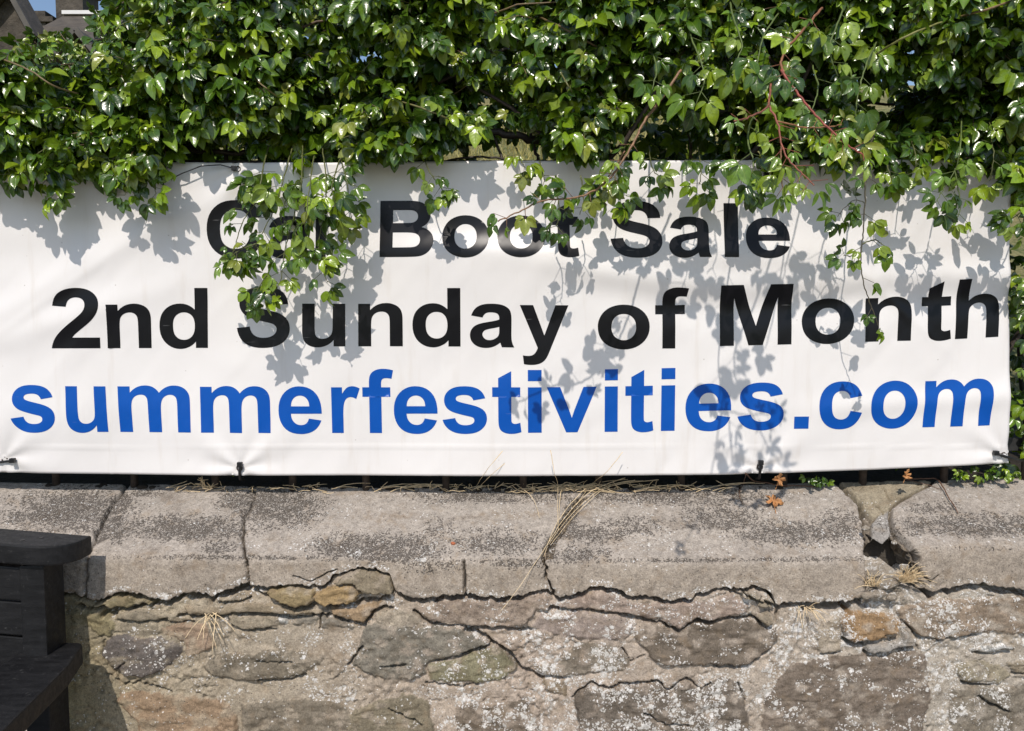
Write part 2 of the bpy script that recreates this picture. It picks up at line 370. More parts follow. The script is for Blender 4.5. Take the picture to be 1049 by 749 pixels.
# (outline in photo pixels, colour, lichen, relief m, edge softness px, dome)
ST = [
 ([(88,622),(102,616),(124,606),(143,611),(168,615),(160,619),(143,621),(117,625)], OL, .1, .020, 3),
 ([(118,629),(130,624),(149,622),(175,625),(182,628),(166,634),(139,636),(124,632)], TAN, .1, .020, 3),
 ([(70,626),(96,626),(112,631),(118,640),(112,650),(100,648),(92,640),(74,640)], (.28,.235,.12), .1, .012, 4),
 ([(122,638),(140,638),(163,637),(165,649),(142,649),(122,647)], TAN, .3, .008, 3),
 ([(108,654),(119,649.5),(141,650.5),(166,651.6),(187,660),(187,666),(175,681),(166,689),(147,696),(128,692),(115,681),(106,669)], PURP, .25, .024, 5),
 ([(166,641),(185,637),(209,635),(221,660),(205,668),(192,671),(190,657),(168,649)], (.36,.25,.165), .1, .010, 4),
 ([(124,711),(149,709),(187,709),(230,717),(244,735),(246,800),(145,800),(141,737),(130,728),(119,717)], (.31,.21,.125), .15, .022, 6),
 ([(273,601),(295,599),(325,603),(327,613),(318,620),(304,621),(289,615),(278,609)], (.29,.215,.10), .05, .033, 4),
 ([(327,606),(344,597),(361,599),(371,607),(361,615),(335,620),(325,614)], (.36,.24,.10), .05, .035, 4),
 ([(344,596),(352,588),(367,582),(395,584),(402,590),(405,607),(374,607),(363,599)], (.27,.22,.145), .05, .034, 3),
 ([(190,618),(225,621),(250,616),(290,617),(300,623),(340,627),(337,630),(305,631),(290,627),(225,628),(195,627)], (.29,.23,.15), .1, .022, 3),
 ([(340,625),(374,619),(393,613),(386,622),(378,637),(361,634),(344,630)], (.33,.225,.125), .1, .024, 3),
 ([(233,631),(287,631),(293,638),(282,643),(246,643),(236,639)], TAN, .3, .012, 2),
 ([(300,634),(327,632),(327,642),(299,641)], GREY, .2, .012, 2),
 ([(329,632),(352,636),(372,641),(331,642)], GREY, .2, .012, 2),
 ([(288,631),(296,632),(296,640),(289,640)], (.45,.45,.42), .3, .022, 2),
 ([(211,683),(217,673),(235,668),(259,668),(284,664),(297,666),(331,671),(329,677),(310,690),(297,694),(263,696),(225,694)], (.19,.16,.115), .25, .022, 5),
 ([(250,722),(290,715),(350,718),(365,730),(352,800),(245,800)], (.22,.185,.135), .15, .016, 6),
 ([(365,724),(390,715),(420,711),(441,718),(446,745),(443,800),(356,800),(356,745)], (.225,.19,.125), .15, .022, 6),
 ([(376,641),(385,637),(400,637),(425,639),(455,643),(478,646),(495,655),(503,659),(488,664),(469,670),(445,676),(437,683),(436,690),(420,697),(395,694),(375,690),(362,681),(361,675),(369,657)], (.21,.19,.15), .22, .021, 5),
 ([(447,678),(469,672),(488,665),(506,661),(520,669),(531,683),(517,696),(492,696),(458,700),(441,696),(438,684)], (.235,.215,.125), .4, .019, 4),
 ([(382,627),(392,625),(422,624),(436,636),(436,640),(398,641),(385,638)], CREAM, .1, .014, 3),
 ([(427,625),(454,616),(509,614),(558,608),(565,622),(548,624),(543,632),(539,641),(509,641),(475,640),(440,636)], (.31,.24,.185), .28, .023, 4),
 ([(467,722),(486,716),(509,722),(539,717),(551,734),(556,760),(552,800),(470,800)], (.19,.15,.11), .85, .020, 6),
 ([(576,614),(608,605),(625,606),(646,615),(665,619),(690,618),(729,612),(746,607),(766,620),(760,630),(745,631),(729,634),(712,633),(693,644),(680,637),(661,632),(640,628),(600,624),(567,621)], (.34,.26,.21), .42, .021, 4),
 ([(591,658),(614,660),(636,663),(644,677),(640,686),(619,686),(597,692),(568,694),(551,690),(549,680),(572,679)], (.25,.21,.16), .8, .015, 6),
 ([(545,640),(556,626),(600,627),(640,632),(650,640),(646,655),(620,657),(590,655),(568,650)], (.35,.28,.24), .8, .010, 7),
 ([(650,656),(657,638),(667,639),(682,641),(693,647),(712,636),(728,638),(745,633),(770,634),(785,641),(796,640),(797,653),(785,665),(766,678),(728,682),(700,683),(680,683),(665,672),(659,665)], (.175,.14,.105), .35, .024, 5),
 ([(586,712),(606,700),(625,706),(636,700),(648,701),(674,699),(685,708),(702,696),(719,707),(738,691),(757,700),(762,715),(768,735),(768,800),(592,800),(590,730)], (.17,.14,.11), .95, .022, 6),
 ([(556,697),(578,695),(581,711),(563,709)], (.25,.19,.12), .3, .014, 3),
 ([(754,604),(770,603),(778,609),(772,614),(760,612)], TAN, .2, .030, 2),
 ([(773,616),(785,611),(794,616),(785,621),(774,621)], TAN, .2, .028, 2),
 ([(773,630),(783,623),(792,626),(790,636),(783,639)], (.29,.24,.17), .2, .028, 2),
 ([(832,645),(843,635),(855,631),(861,631),(861,656),(860,665),(840,669),(834,662)], CREAM, .45, .016, 3),
 ([(862,634),(868,627),(889,625),(914,625),(921,634),(918,646),(895,655),(874,656),(864,651)], ORG, .5, .028, 4),
 ([(783,735),(785,717),(795,700),(808,682),(834,672),(864,668),(900,670),(940,666),(946,669),(948,690),(952,717),(946,735),(940,800),(778,800)], (.19,.15,.115), .33, .019, 9),
 ([(918,622),(948,612),(993,611),(1060,614),(1080,640),(1060,649),(1001,648),(959,653),(941,648),(926,637)], (.29,.22,.155), .62, .022, 4),
 ([(884,660),(921,653),(924,641),(937,654),(938,660),(916,663),(885,666)], PALE, .4, .026, 2),
 ([(991,664),(1010,662),(1035,660),(1035,664),(997,668)], (.33,.34,.33), .5, .014, 2),
 ([(976,683),(993,675),(1023,679),(1035,692),(1023,699),(984,695)], (.29,.25,.17), .5, .017, 4),
 ([(974,702),(990,699),(1023,704),(1062,700),(1070,800),(970,800)], (.22,.19,.145), .5, .019, 6),
 ([(1029,679),(1075,674),(1080,692),(1040,690)], TAN, .5, .017, 3),
]
CR = [  # dark cracks: (polyline, half width px, depth m)
 ([(78,620),(105,623),(124,624),(149,619),(170,615),(185,610),(203,608)], 2.0, .05),
 ([(104,632),(108,626),(112,630),(118,627)], 2.0, .04),
 ([(122,634),(139,637),(166,636),(200,638)], .9, .03),
 ([(183,630),(203,632),(225,631),(240,628),(287,629),(297,633),(318,630),(340,629),(352,635),(374,639),(382,627),(393,621),(402,622)], 1.5, .045),
 ([(300,622),(318,622),(325,615),(336,621),(360,618),(374,614),(400,611)], 1.6, .045),
 ([(258,601),(268,609),(282,612),(296,619),(302,624)], 1.5, .045),
 ([(225,618),(245,617),(258,612)], 1.2, .04),
 ([(233,630),(234,638),(246,644),(284,644)], .8, .03),
 ([(328,631),(328,642)], .7, .03),
 ([(425,626),(439,638),(475,641.5),(509,642.5),(543,645)], 1.6, .045),
 ([(477,646),(490,647),(506,658),(522,669),(534,685),(547,690),(556,695)], 1.7, .045),
 ([(556,695),(566,692),(580,694)], .8, .02),
 ([(447,677),(469,671),(488,664.5),(506,660)], 1.2, .035),
 ([(391,682),(403,682),(416,679)], 1.0, .03),
 ([(398,726),(415,733),(432,741)], 1.0, .03),
 ([(372,660),(364,672),(356,681)], .9, .03),
 ([(563,622),(597,625),(640,629),(665,636),(682,639),(694,646),(712,635),(729,637),(745,632),(770,633),(785,640)], 1.5, .045),
 ([(586,712),(606,699),(625,705),(636,699),(648,700),(674,698),(685,708),(702,695)], 1.2, .035),
 ([(702,695),(719,706),(728,700)], .8, .03),
 ([(732,683),(762,681),(785,667)], 1.3, .04),
 ([(636,663),(645,677),(660,672)], .7, .02),
 ([(862,655),(868,658),(884,659)], 2.0, .05), ([(885,667),(900,668),(918,664.5),(938,661)], 1.2, .04),
 ([(840,670),(861,667)], .8, .03),
 ([(924,636),(940,652)], .9, .03), ([(940,652),(959,654),(1001,650)], .9, .03),
 ([(1035,690),(1049,690)], 1.2, .035), ([(985,698),(1002,702),(1015,701)], 1.2, .035), ([(1001,713),(1014,721),(1031,727)], 1.1, .03),
 ([(996,668.5),(1020,669),(1036,665)], 1.0, .03),
 ([(750,605),(765,608),(775,615),(790,617),(795,622)], 1.3, .04), ([(770,632),(783,640),(792,637),(796,625)], 1.2, .04),
 ([(108,690),(120,697),(126,701),(140,699),(160,704),(176,709)], .8, .02), ([(107,655),(105,668),(113,685),(127,701)], .9, .025),
 ([(263,677),(299,677)], .7, .02), ([(263,696),(297,695),(313,690)], .9, .025),
 ([(122,683),(130,678)], .8, .02), ([(436,698),(460,702),(490,700)], .7, .02),
 ([(660,728),(680,741),(705,742)], .8, .02), ([(757,700),(763,716)], .7, .02),
]
def seg_dist(px, py, poly, closed=False):
    p = np.array(poly, float); d = np.full(px.shape, 1e9)
    n = len(p); m = n if closed else n-1
    for i in range(m):
        a = p[i]; b = p[(i+1) % n]; ab = b-a; L2 = ab @ ab + 1e-9
        t = np.clip(((px-a[0])*ab[0] + (py-a[1])*ab[1]) / L2, 0, 1)
        d = np.minimum(d, np.hypot(px-a[0]-t*ab[0], py-a[1]-t*ab[1]))
    return d
def inside(px, py, poly):
    p = np.array(poly, float); r = np.zeros(px.shape, bool); n = len(p)
    for i in range(n):
        x0, y0 = p[i]; x1, y1 = p[(i+1) % n]
        if y0 == y1: continue
        c = ((y0 > py) != (y1 > py)) & (px < (x1-x0)*(py-y0)/(y1-y0) + x0); r ^= c
    return r
us = np.concatenate([np.arange(-640, 50, 6.0), np.arange(50, 1066, 1.25), np.arange(1068, 1720, 6.0)])
vs = np.concatenate([np.arange(574, 766, 1.25), np.arange(768, 965, 6.0)])
U, V = np.meshgrid(us, vs)
wu = U + 7.0*(fbm(U/26, V/26, 4)-.5)*2*.6 + 2.2*(fbm(U/4, V/4+9, 3)-.5)*2; wv = V + 7.0*(fbm(U/26+50, V/26+7, 4)-.5)*2*.6 + 2.2*(fbm(U/4+31, V/4, 3)-.5)*2
sid = np.full(U.shape, -1); H = np.zeros(U.shape); LI = np.full(U.shape, .3); GR = np.zeros(U.shape)
TI = np.zeros(U.shape + (3,))
# mortar colour drifts: olive at the left, sandy in the middle, pinkish and lichened to the right
mc = .81*np.array([[.35,.30,.17],[.44,.375,.27],[.47,.40,.31],[.51,.42,.34],[.51,.43,.35],[.49,.435,.36]]); mx_ = [60, 130, 300, 520, 700, 960]
for k in range(3): TI[..., k] = np.interp(U + 60*(fbm(U/60, V/60)-.5), mx_, mc[:, k])
LI = np.clip(np.interp(U, [60, 200, 420, 560, 700, 820, 960, 1060], [.15, .3, .35, .85, .6, 1.1, .95, .8]) + .5*(fbm(U/30, V/30)-.5), 0, 1)
LI = np.where((V < 690) & (U > 650) & (U < 760), LI*.3, LI)
H += .003 + .006*(fbm(U/22, V/18, 3)-.5)*2 + .009*(fbm(U/5, V/5, 3)-.5)*2*sst(.36, .58, fbm(U/40+7, V/24, 2)) + .002*(fbm(U/2, V/2, 2)-.5)
H -= .007*(1-sst(0, .012, np.abs(fbm(U/38, V/22+9, 4)-.5)))*sst(.45, .6, fbm(U/50+5, V/50, 2))
# stones nobody traced (below and beside the view)
cell = (78, 46)
free = (V > 770) | (U < 60) | (U > 1072)
cx = np.floor(U/cell[0]); best = np.full(U.shape, 1e9); sec = best.copy(); bid = np.zeros(U.shape, int)
for dx in (-1, 0, 1):
    for dy in (-1, 0, 1):
        ci = (np.floor(wu/cell[0]) + dx); off = vn(ci*.0+ci*1.0, ci*0+3.0)*cell[1]
        cj = np.floor((wv-off)/cell[1]) + dy
        jx = _T[ci.astype(int) & 255, cj.astype(int) & 255]; jy = _T[(ci.astype(int)+91) & 255, cj.astype(int) & 255]
        sx_ = (ci + .25 + .5*jx)*cell[0]; sy_ = (cj + .3 + .4*jy)*cell[1] + off
        d = np.maximum(np.abs(wu-sx_)/cell[0], np.abs(wv-sy_)/cell[1]) + .25*np.hypot((wu-sx_)/cell[0], (wv-sy_)/cell[1])
        upd = d < best; sec = np.where(upd, best, np.minimum(sec, d)); bid = np.where(upd, (ci*131+cj*7).astype(int), bid); best = np.where(upd, d, best)
ed = (sec-best)
rs = sst(.03, .14, ed) * free
rnd = lambda k: _T[(bid*13+k) & 255, (bid*29+k*5) & 255]
H += rs*(.010+.016*rnd(1)) + rs*.012*(fbm(U/24, V/24)-.5)
pal = np.array([OL, TAN, GREY, DK, BRN, PINK, CREAM, PURP]); pi = (rnd(3)*7.99).astype(int)
TI = np.where((rs > .3)[..., None], pal[pi], TI)
far_stone = (rs > .3)
for k, (poly, col, lich, hh, soft) in enumerate(ST):
    p = np.array(poly); x0, y0 = p.min(0)-6; x1, y1 = p.max(0)+6
    bx = (U > x0) & (U < x1) & (V > y0) & (V < y1)
    if not bx.any(): continue
    px, py = wu[bx], wv[bx]; ins = inside(px, py, poly); d = seg_dist(px, py, poly, True)*np.where(ins, 1, -1)
    s = sst(-.8, 1.0+soft*.35, d)
    uu, vv = U[bx], V[bx]; r = random.Random(k)
    tilt = ((uu-p[:, 0].mean())*r.uniform(-1, 1) + (vv-p[:, 1].mean())*r.uniform(-.5, .7))*.00010
    fac = np.abs(fbm(uu/22+k*9, vv/15+k*5, 4)-.5)*2
    layer = .003*np.round(3*fbm(uu/30+k, vv/9+k*3, 3))
    hh_ = hh*.8 if hh > .0255 else hh*.38+.003
    h = s*(hh_ + tilt + .012*(fac-.35) + layer*.7 + .0025*(fbm(uu/4, vv/4, 3)-.5))
    H[bx] = np.where(ins, H[bx]*(1-s) + h, H[bx])
    sid[bx] = np.where(ins, k, sid[bx])
    col = np.array(col); col = (col*.78 + np.array([1.10, 1.0, .86])*col.mean()*.22)*.97
    mort = TI[bx].copy(); smear = (.60*sst(.52, .70, fbm(uu/13+k*3, vv/9, 4)))[:, None]
    t_ = TI[bx]; colv = np.array(col)*(1 + .35*(fbm(uu/18+k, vv/14, 3)-.5)[:, None]); colv = colv*(1-smear) + mort*smear; t_[ins] = colv[ins]; TI[bx] = t_
    l_ = LI[bx]; l_[ins] = lich; LI[bx] = l_; f_ = far_stone[bx]; f_[ins] = False; far_stone[bx] = f_
edge_chip = fbm(U/3, V/3, 2)
for poly, wd, dp in CR:
    p = np.array(poly); bx = (U > p[:, 0].min()-8) & (U < p[:, 0].max()+8) & (V > p[:, 1].min()-8) & (V < p[:, 1].max()+8)
    jx = U[bx] + 2.2*(fbm(U[bx]/6, V[bx]/6, 3)-.5)*2; jy = V[bx] + 2.6*(fbm(U[bx]/6+70, V[bx]/6, 3)-.5)*2
    d = seg_dist(jx, jy, poly); ww = wd*(.55 + .9*vn(U[bx]/9, V[bx]/9+5))
    H[bx] = H[bx] - dp*(1-sst(ww*.55, ww*1.25, d))
bvn = pl(U, BV) + 2.4*(fbm(U/7, U*0+3, 3)-.5)*2 + 1.2*(fbm(U/2.2, U*0+8, 2)-.5)*2
gp = bvn + pl(U, GAP)*(.30+.75*vn(U/7, U*0)) 
rec = 1 - sst(gp-1.2, gp+.8, V)
H = H*(1-rec) - .065*rec
mask_hole = inside(wu, wv, [(886, 555), (941, 555), (943, 588), (931, 593), (915, 584), (900, 581), (889, 584)])
H = np.where(mask_hole, -.17, H)
H = np.where((U > 880) & (U < 946) & (V < 576), -.17, H)
Xw, _, Zw = P(U, V, FACE)
Zg = ground_z(Xw) - .1
Zw = np.maximum(Zw, Zg)
VV = np.stack([Xw, FACE - H, Zw], -1).reshape(-1, 3)
wall = empty('stone_wall', (0, -.2, 0)); tag(wall, 'old rubble stone wall with cracked sloping concrete coping under the banner', 'wall')
FF = gridfaces(len(vs), len(us))
fid = sid.reshape(-1)[FF].max(1); ff_far = far_stone.reshape(-1)[FF].any(1)
def sub(name, sel, parent, label=None, kind=None, Vv=VV, Fv=FF, A=None, mat='masonry'):
    f = Fv[sel]
    if len(f) == 0: return None
    ids, inv = np.unique(f, return_inverse=True); inv = inv.reshape(f.shape)
    A = A or dict(tint=TI.reshape(-1, 3), lichen=LI.reshape(-1), grit=GR.reshape(-1))
    at = {'tint': ('FLOAT_COLOR', np.concatenate([A['tint'][ids], np.ones((len(ids), 1))], 1)), 'lichen': ('FLOAT', A['lichen'][ids]), 'grit': ('FLOAT', A['grit'][ids])}
    o = mesh_obj(name, Vv[ids], inv, M[mat], parent, True, at); tag(o, label, kind=kind); return o
FFr = FF[:, ::-1]
sub('mortar', (fid < 0) & ~ff_far, wall, 'crumbling mortar between the stones', Fv=FFr)
sub('rubble_stone', (fid < 0) & ff_far, wall, kind='stuff', Fv=FFr)
SL = {4: 'dark purplish stone', 6: 'brown sandstone at the bottom', 8: 'orange stone under the coping', 19: 'smooth grey green stone', 28: 'dark stone speckled with white lichen', 34: 'small orange stone', 35: 'largest grey brown stone'}
for k in range(len(ST)): sub('stone', fid == k, wall, SL.get(k), Fv=FFr)
core = MB(); core.box(-4.6, 4.6, -.125, .10, -.5, .86); core.build('wall_core', M['housestone'], wall)

# ------------------------------------------------------------------ coping
J = [[(497,130),(510,118),(530,105),(550,96),(575,88),(600,87),(625,86)],
     [(490,256),(498,258),(505,262),(530,250),(550,249),(575,251),(590,254),(625,257)],
     [(495,604),(503,600),(512,590),(535,575),(560,560),(575,558),(595,561),(606,566),(625,568)],
     [(485,852),(495,858),(515,880),(535,885),(560,888),(600,890),(630,888)],
     [(485,962),(497,952),(505,936),(514,920),(520,914),(535,914),(546,922),(556,934),(565,940),(580,942),(600,946),(630,948)]]
xs_ = np.concatenate([np.arange(-3.2, -1.35, .016), np.arange(-1.35, 1.62, .0027), np.arange(1.62, 3.4, .016)])
rows = []
NS, NF = 96, 34
YT, YN, YB = .05, -.244, -.252
X = xs_
def zof(u, v, Y): return P(u, v, Y)[2]
def ucol(Y, Zguess): return proj(X, Y, Zguess)[0]
zt = zof(0, pl(ucol(YT, .975), TV), YT); zn = zof(0, pl(ucol(YN, .83), NV), YN)
ub = ucol(YB, .73); bvc = pl(ub, BV) + 2.4*(fbm(ub/7, ub*0+3, 3)-.5)*2 + 1.6*(fbm(ub/2.6, ub*0+8, 2)-.5)*2
zb = zof(0, bvc, YB)
Rw = [(.064+0*X, zt-.09), (.060+0*X, zt-.006)]
for i in range(NS): t = i/(NS-1); Rw.append((YT+(YN-YT)*t + 0*X, zt+(zn-zt)*t))
for i in range(1, NF+1): t = i/NF; Rw.append((YN+(YB-YN)*t + 0*X, zn+(zb-zn)*t))
for q in (.02, .06, .14): Rw.append((YB+q + 0*X, zb+.004))
CY = np.array([r[0] for r in Rw]); CZ = np.array([r[1] for r in Rw])
k = np.hanning(23); k /= k.sum()                       # rounded nose
i0, i1 = 2+NS-17, 2+NS+17
CYs = np.apply_along_axis(lambda c: np.convolve(np.pad(c, 11, 'edge'), k, 'valid'), 0, CY); CZs = np.apply_along_axis(lambda c: np.convolve(np.pad(c, 11, 'edge'), k, 'valid'), 0, CZ)
CY[i0:i1] = CYs[i0:i1]; CZ[i0:i1] = CZs[i0:i1]
CX = np.repeat(X[None], len(CY), 0)
Uc, Vc = proj(CX, CY, CZ)
nr = len(CY); ri = np.arange(nr)[:, None] + 0*Uc
fw = sst(2+NS-12, 2+NS+10, ri)                            # 0 slope, 1 fascia
nrm = np.stack([0*fw, -(.46*(1-fw)+1.0*fw), .88*(1-fw)], -1); nrm /= np.linalg.norm(nrm, axis=-1, keepdims=True)
top = (ri < 2); und = ri >= 2+NS+NF
a1 = Uc + 3*(fbm(Uc/9, Vc/9, 3)-.5)*2; a2 = Vc + 3*(fbm(Uc/9+20, Vc/9, 3)-.5)*2
cid = np.zeros(Uc.shape, int); Hc = np.zeros(Uc.shape)
Hc += .006*(fbm(Uc/70, Vc/40, 3)-.5)*2 + .0014*(fbm(Uc/9, Vc/9, 4)-.5)*2 + .001*(fbm(Uc/2.5, Vc/2.5, 2)-.5)*2
jit = 2.2*(fbm(Uc/8+3, Vc/8, 3)-.5)*2 + 1.0*(fbm(Uc/2.5, Vc/2.5, 2)-.5)*2
xj = [np.interp(Vc, [q[0] for q in j], [q[1] for q in j]) + jit for j in J]
for x_ in xj: cid += (Uc > x_)
# ids: 0..2 slabs, 3 slab, 4 broken joint, 5 right slab -> groove widths per joint
for n_, x_ in enumerate(xj):
    wj = [1.3, 1.2, 1.1, 1.5, 1.4][n_]; d = np.abs(Uc - x_)
    if n_ == 0: wj = np.where(Vc < 545, 1.5, 1.2)
    if n_ == 1: wj = .35 + .9*sst(505, 545, Vc)
    if n_ == 2: wj = .5 + .8*sst(555, 575, Vc)
    Hc -= .035*(1-sst(wj*.5, wj*1.3, d)) + .006*(1-sst(0, 6, d))
# wide gritty seams beside two joints
m1 = (Uc > xj[0]) & (Uc < xj[0]+20*sst(500, 512, Vc)*(1-sst(548, 560, Vc))) & (Vc < 560)
m3 = (Uc > xj[2]-3) & (Uc < xj[2]+9) & (Vc < 572) & (Vc > 508)
Hc -= .010*m3 + .003*m1
for poly, wd in (([(475,574),(476,590),(477,612)], 1.5), ([(866,500),(880,513),(885,522)], 2.2), ([(893,512),(900,518),(905,524)], .8), ([(905,500),(912,512)], .5), ([(300,590),(318,596),(330,590),(345,583)], .6),
                 ([(940,598),(948,592),(955,597),(962,590)], .9), ([(757,495),(758,505),(762,516),(770,516)], .6)):
    Hc -= .02*(1-sst(wd*.5, wd*1.3, seg_dist(a1*.5+Uc*.5, a2*.5+Vc*.5, poly)))
hole = inside(a1, a2, [(886,551),(893,549),(906,556),(915,546),(925,554),(936,566),(940,580),(944,596),(930,604),(915,606),(898,606),(890,604),(889,590),(888,570)])
chip = inside(a1, a2, [(893,533),(912,521),(914,545),(908,558),(893,552)])
patch = inside(a1, a2, [(858,492),(958,488),(948,500),(935,506),(914,521),(905,526),(893,530),(884,517),(870,503)])
rough4 = (cid == 4)
Hc = np.where(rough4 & ~patch & ~chip, Hc-.022+.012*(fbm(Uc/6, Vc/6, 3)-.5), Hc)
Hc = np.where(chip & rough4, Hc-.008+.006*(fbm(Uc/5, Vc/5)-.5), Hc); Hc = np.where(patch & rough4, Hc-.002+.012*(fbm(Uc/7, Vc/7, 4)-.5), Hc)
Hc = np.where(hole, Hc*.2, Hc)
# chipped lower edge
chipn = sst(.52, .75, fbm(Uc/14, Vc/10+30, 3))*sst(2+NS+NF-12, 2+NS+NF, ri)
Hc -= .006*chipn
GRc = np.zeros(Uc.shape)
for ex, ey, rx, ry, am in [(75,522,62,22,1),(35,528,40,16,.7),(150,505,18,5,.8),(190,541,68,13,1),(120,535,10,22,1),(285,518,46,22,1),(250,512,30,14,.8),(225,560,22,10,.7),(250,571,120,3,.7),(395,563,60,17,.95),(345,560,30,14,.8),(440,582,35,8,.8),
        (500,508,90,8,.8),(450,540,18,14,.5),(510,555,50,14,.75),(530,578,30,6,.8),(610,548,38,10,.8),(590,568,40,8,.7),(690,508,110,9,.75),(585,530,8,30,.8),(650,540,40,12,.6),(740,530,45,16,.7),(810,545,65,14,.8),(860,540,25,20,.7),(800,573,120,3,.6),(1000,538,90,13,.85),(960,520,30,8,.6),(560,575,120,3,.5),(1000,562,60,3,.35),(700,574,80,3,.6)]:
    GRc = np.maximum(GRc, am*np.exp(-(((Uc-ex)/rx)**2 + ((Vc-ey)/ry)**2)**1.3*.9))
GRc = np.maximum(GRc, .85*m1); GRc = np.where(m3, .8, GRc); GRc = np.where(fw > .8, GRc*.6, GRc)
GRc = np.where(patch & rough4, .1, GRc)
Hc -= .0022*sst(.45, .6, GRc)
TIc = np.zeros(Uc.shape+(3,)); sl = np.array([.37, .328, .283]); fa = np.array([.345, .295, .24])
TIc[:] = sl*(1-fw[..., None]) + fa*fw[..., None]
TIc = np.where((patch & rough4)[..., None], np.array([.31, .265, .19]), TIc)
TIc = np.where((chip & rough4)[..., None], np.array([.30, .28, .255]), TIc)
TIc = np.where((rough4 & ~patch & ~chip)[..., None], np.array([.20, .17, .135]), TIc)
TIc = np.where(m3[..., None], np.array([.24, .19, .13]), TIc)
ostain = inside(a1, a2, [(405,585),(430,578),(455,580),(450,592),(425,594)]); 
saw = seg_dist(Uc, Vc, [(475,574),(476,590),(477,612)]) < 1.0; TIc = np.where(saw[..., None], np.array([.05, .045, .04]), TIc)
LIc = np.clip(.14 + .3*(fbm(Uc/40, Vc/20)-.5), 0, 1)*(1-.5*fw); LIc = np.where(Vc > bvc[None]-7, .5, LIc)
for ex, ey in ((363, 565), (430, 574)): LIc = np.where(np.hypot(Uc-ex, (Vc-ey)*1.4) < 7, 1.3, LIc)
Pc = np.stack([CX, CY, CZ], -1) + nrm*(Hc*(~und))[..., None]
Pc[..., 1] += np.where(hole, .17 + .02*(fbm(Uc/5, Vc/5)-.5), 0)
Pcf = Pc.reshape(-1, 3); Fc_ = gridfaces(nr, len(X))
cf = cid.reshape(-1)[Fc_[:, 0]]; hf = (hole & rough4).reshape(-1)[Fc_].all(1)
Ac = dict(tint=TIc.reshape(-1, 3), lichen=LIc.reshape(-1), grit=GRc.reshape(-1))
for k_, lb in ((0, 'leftmost coping slab behind the bench back'), (1, 'short coping slab with two dark gritty bands'), (2, 'long coping slab with a small crack in its lower edge'), (3, 'long coping slab with the dead leaf lying on it'), (5, 'right coping slab beside the broken joint')):
    sub('coping_slab', cf == k_, wall, lb, Vv=Pcf, Fv=Fc_[:, ::-1], A=Ac)
sub('joint_fill', cf == 4, wall, 'broken open joint with a dark hole and sandy cement patch', Vv=Pcf, Fv=Fc_[:, ::-1], A=Ac)
# loose rubble in the hole
jj = int(np.argmin(np.abs(proj(X, -.2, .87)[0]-464))); rr_ = int(np.argmin(np.abs(Vc[:120, jj]-558))); cop0 = Pc[rr_, jj] + np.array([0, -.001, .001])
def rock(c, r, seed, mb):
    bm = bmesh.new(); bmesh.ops.create_icosphere(bm, subdivisions=3, radius=1.0)
    rr = random.Random(seed); ax = [rr.uniform(.7, 1.2) for _ in range(3)]
    Vs = []
    for v in bm.verts:
        p = np.array(v.co); n_ = .75+.5*float(vn3(p[0]*1.7+seed+9, p[1]*1.7+9, p[2]*1.7+9)) ; n_ = n_+.15*float(vn3(p[0]*5+seed+9, p[1]*5+9, p[2]*5+9))
        Vs.append(np.array(c) + p*n_*r*np.array(ax))
    mb.add(Vs, [tuple(v.index for v in f.verts) for f in bm.faces]); bm.free()
def mas_attrs(n, col, li=.3, gr=0): return {'tint': ('FLOAT_COLOR', np.tile([*col, 1], (n, 1))), 'lichen': ('FLOAT', np.full(n, li)), 'grit': ('FLOAT', np.full(n, gr))}
for i, (u, v, r, Y) in enumerate([(906,597,.026,-.235),(899,608,.017,-.262),(922,603,.022,-.225),(888,610,.013,-.262),(914,612,.014,-.26),(893,588,.016,-.225),(887,541,.009,-.175),(926,581,.011,-.232),(916,556,.008,-.20),(942,600,.010,-.25)]):
    mb = MB(); rock(PV(u, v, Y), np.array([r*1.2, r*.8, r*.7]), i*3.1, mb)
    o = mesh_obj('loose_stone', np.array(mb.v), mb.f, M['masonry'], wall, True, mas_attrs(len(mb.v), (.27, .235, .19), .4))
mb = MB(); rock(cop0, np.array([.008, .006, .006]), 4.4, mb); tag(mesh_obj('loose_stone', np.array(mb.v), mb.f, M['masonry'], wall, True, mas_attrs(len(mb.v), (.42, .14, .07), 0)), 'tiny brick red pebble set in the long slab')

# ------------------------------------------------------------------ railing behind the banner
rail = empty('metal_railing', (0, .03, .95)); tag(rail, 'dark metal railing on top of the wall carrying the banner', 'railing')
mb = MB()
for u in (52, 133, 217, 297, 373, 456, 536, 614, 700, 806, 888, 972, 1056, 1140, -32, -115, 1224, 1308):
    p = PV(u, 498, .018); q = MB()
    q.tube([(p.x, .047, .93), (p.x, .047, 1.30), (p.x, .047, 1.93)], .0115, 10); q.build('bar', M['steel'], rail, smooth=True)
for z in (1.935, 1.09):
    q = MB(); q.box(-3.0, 3.0, .060, .072, z-.02, z+.02); q.build('rail', M['rail'], rail, bevel=.002)

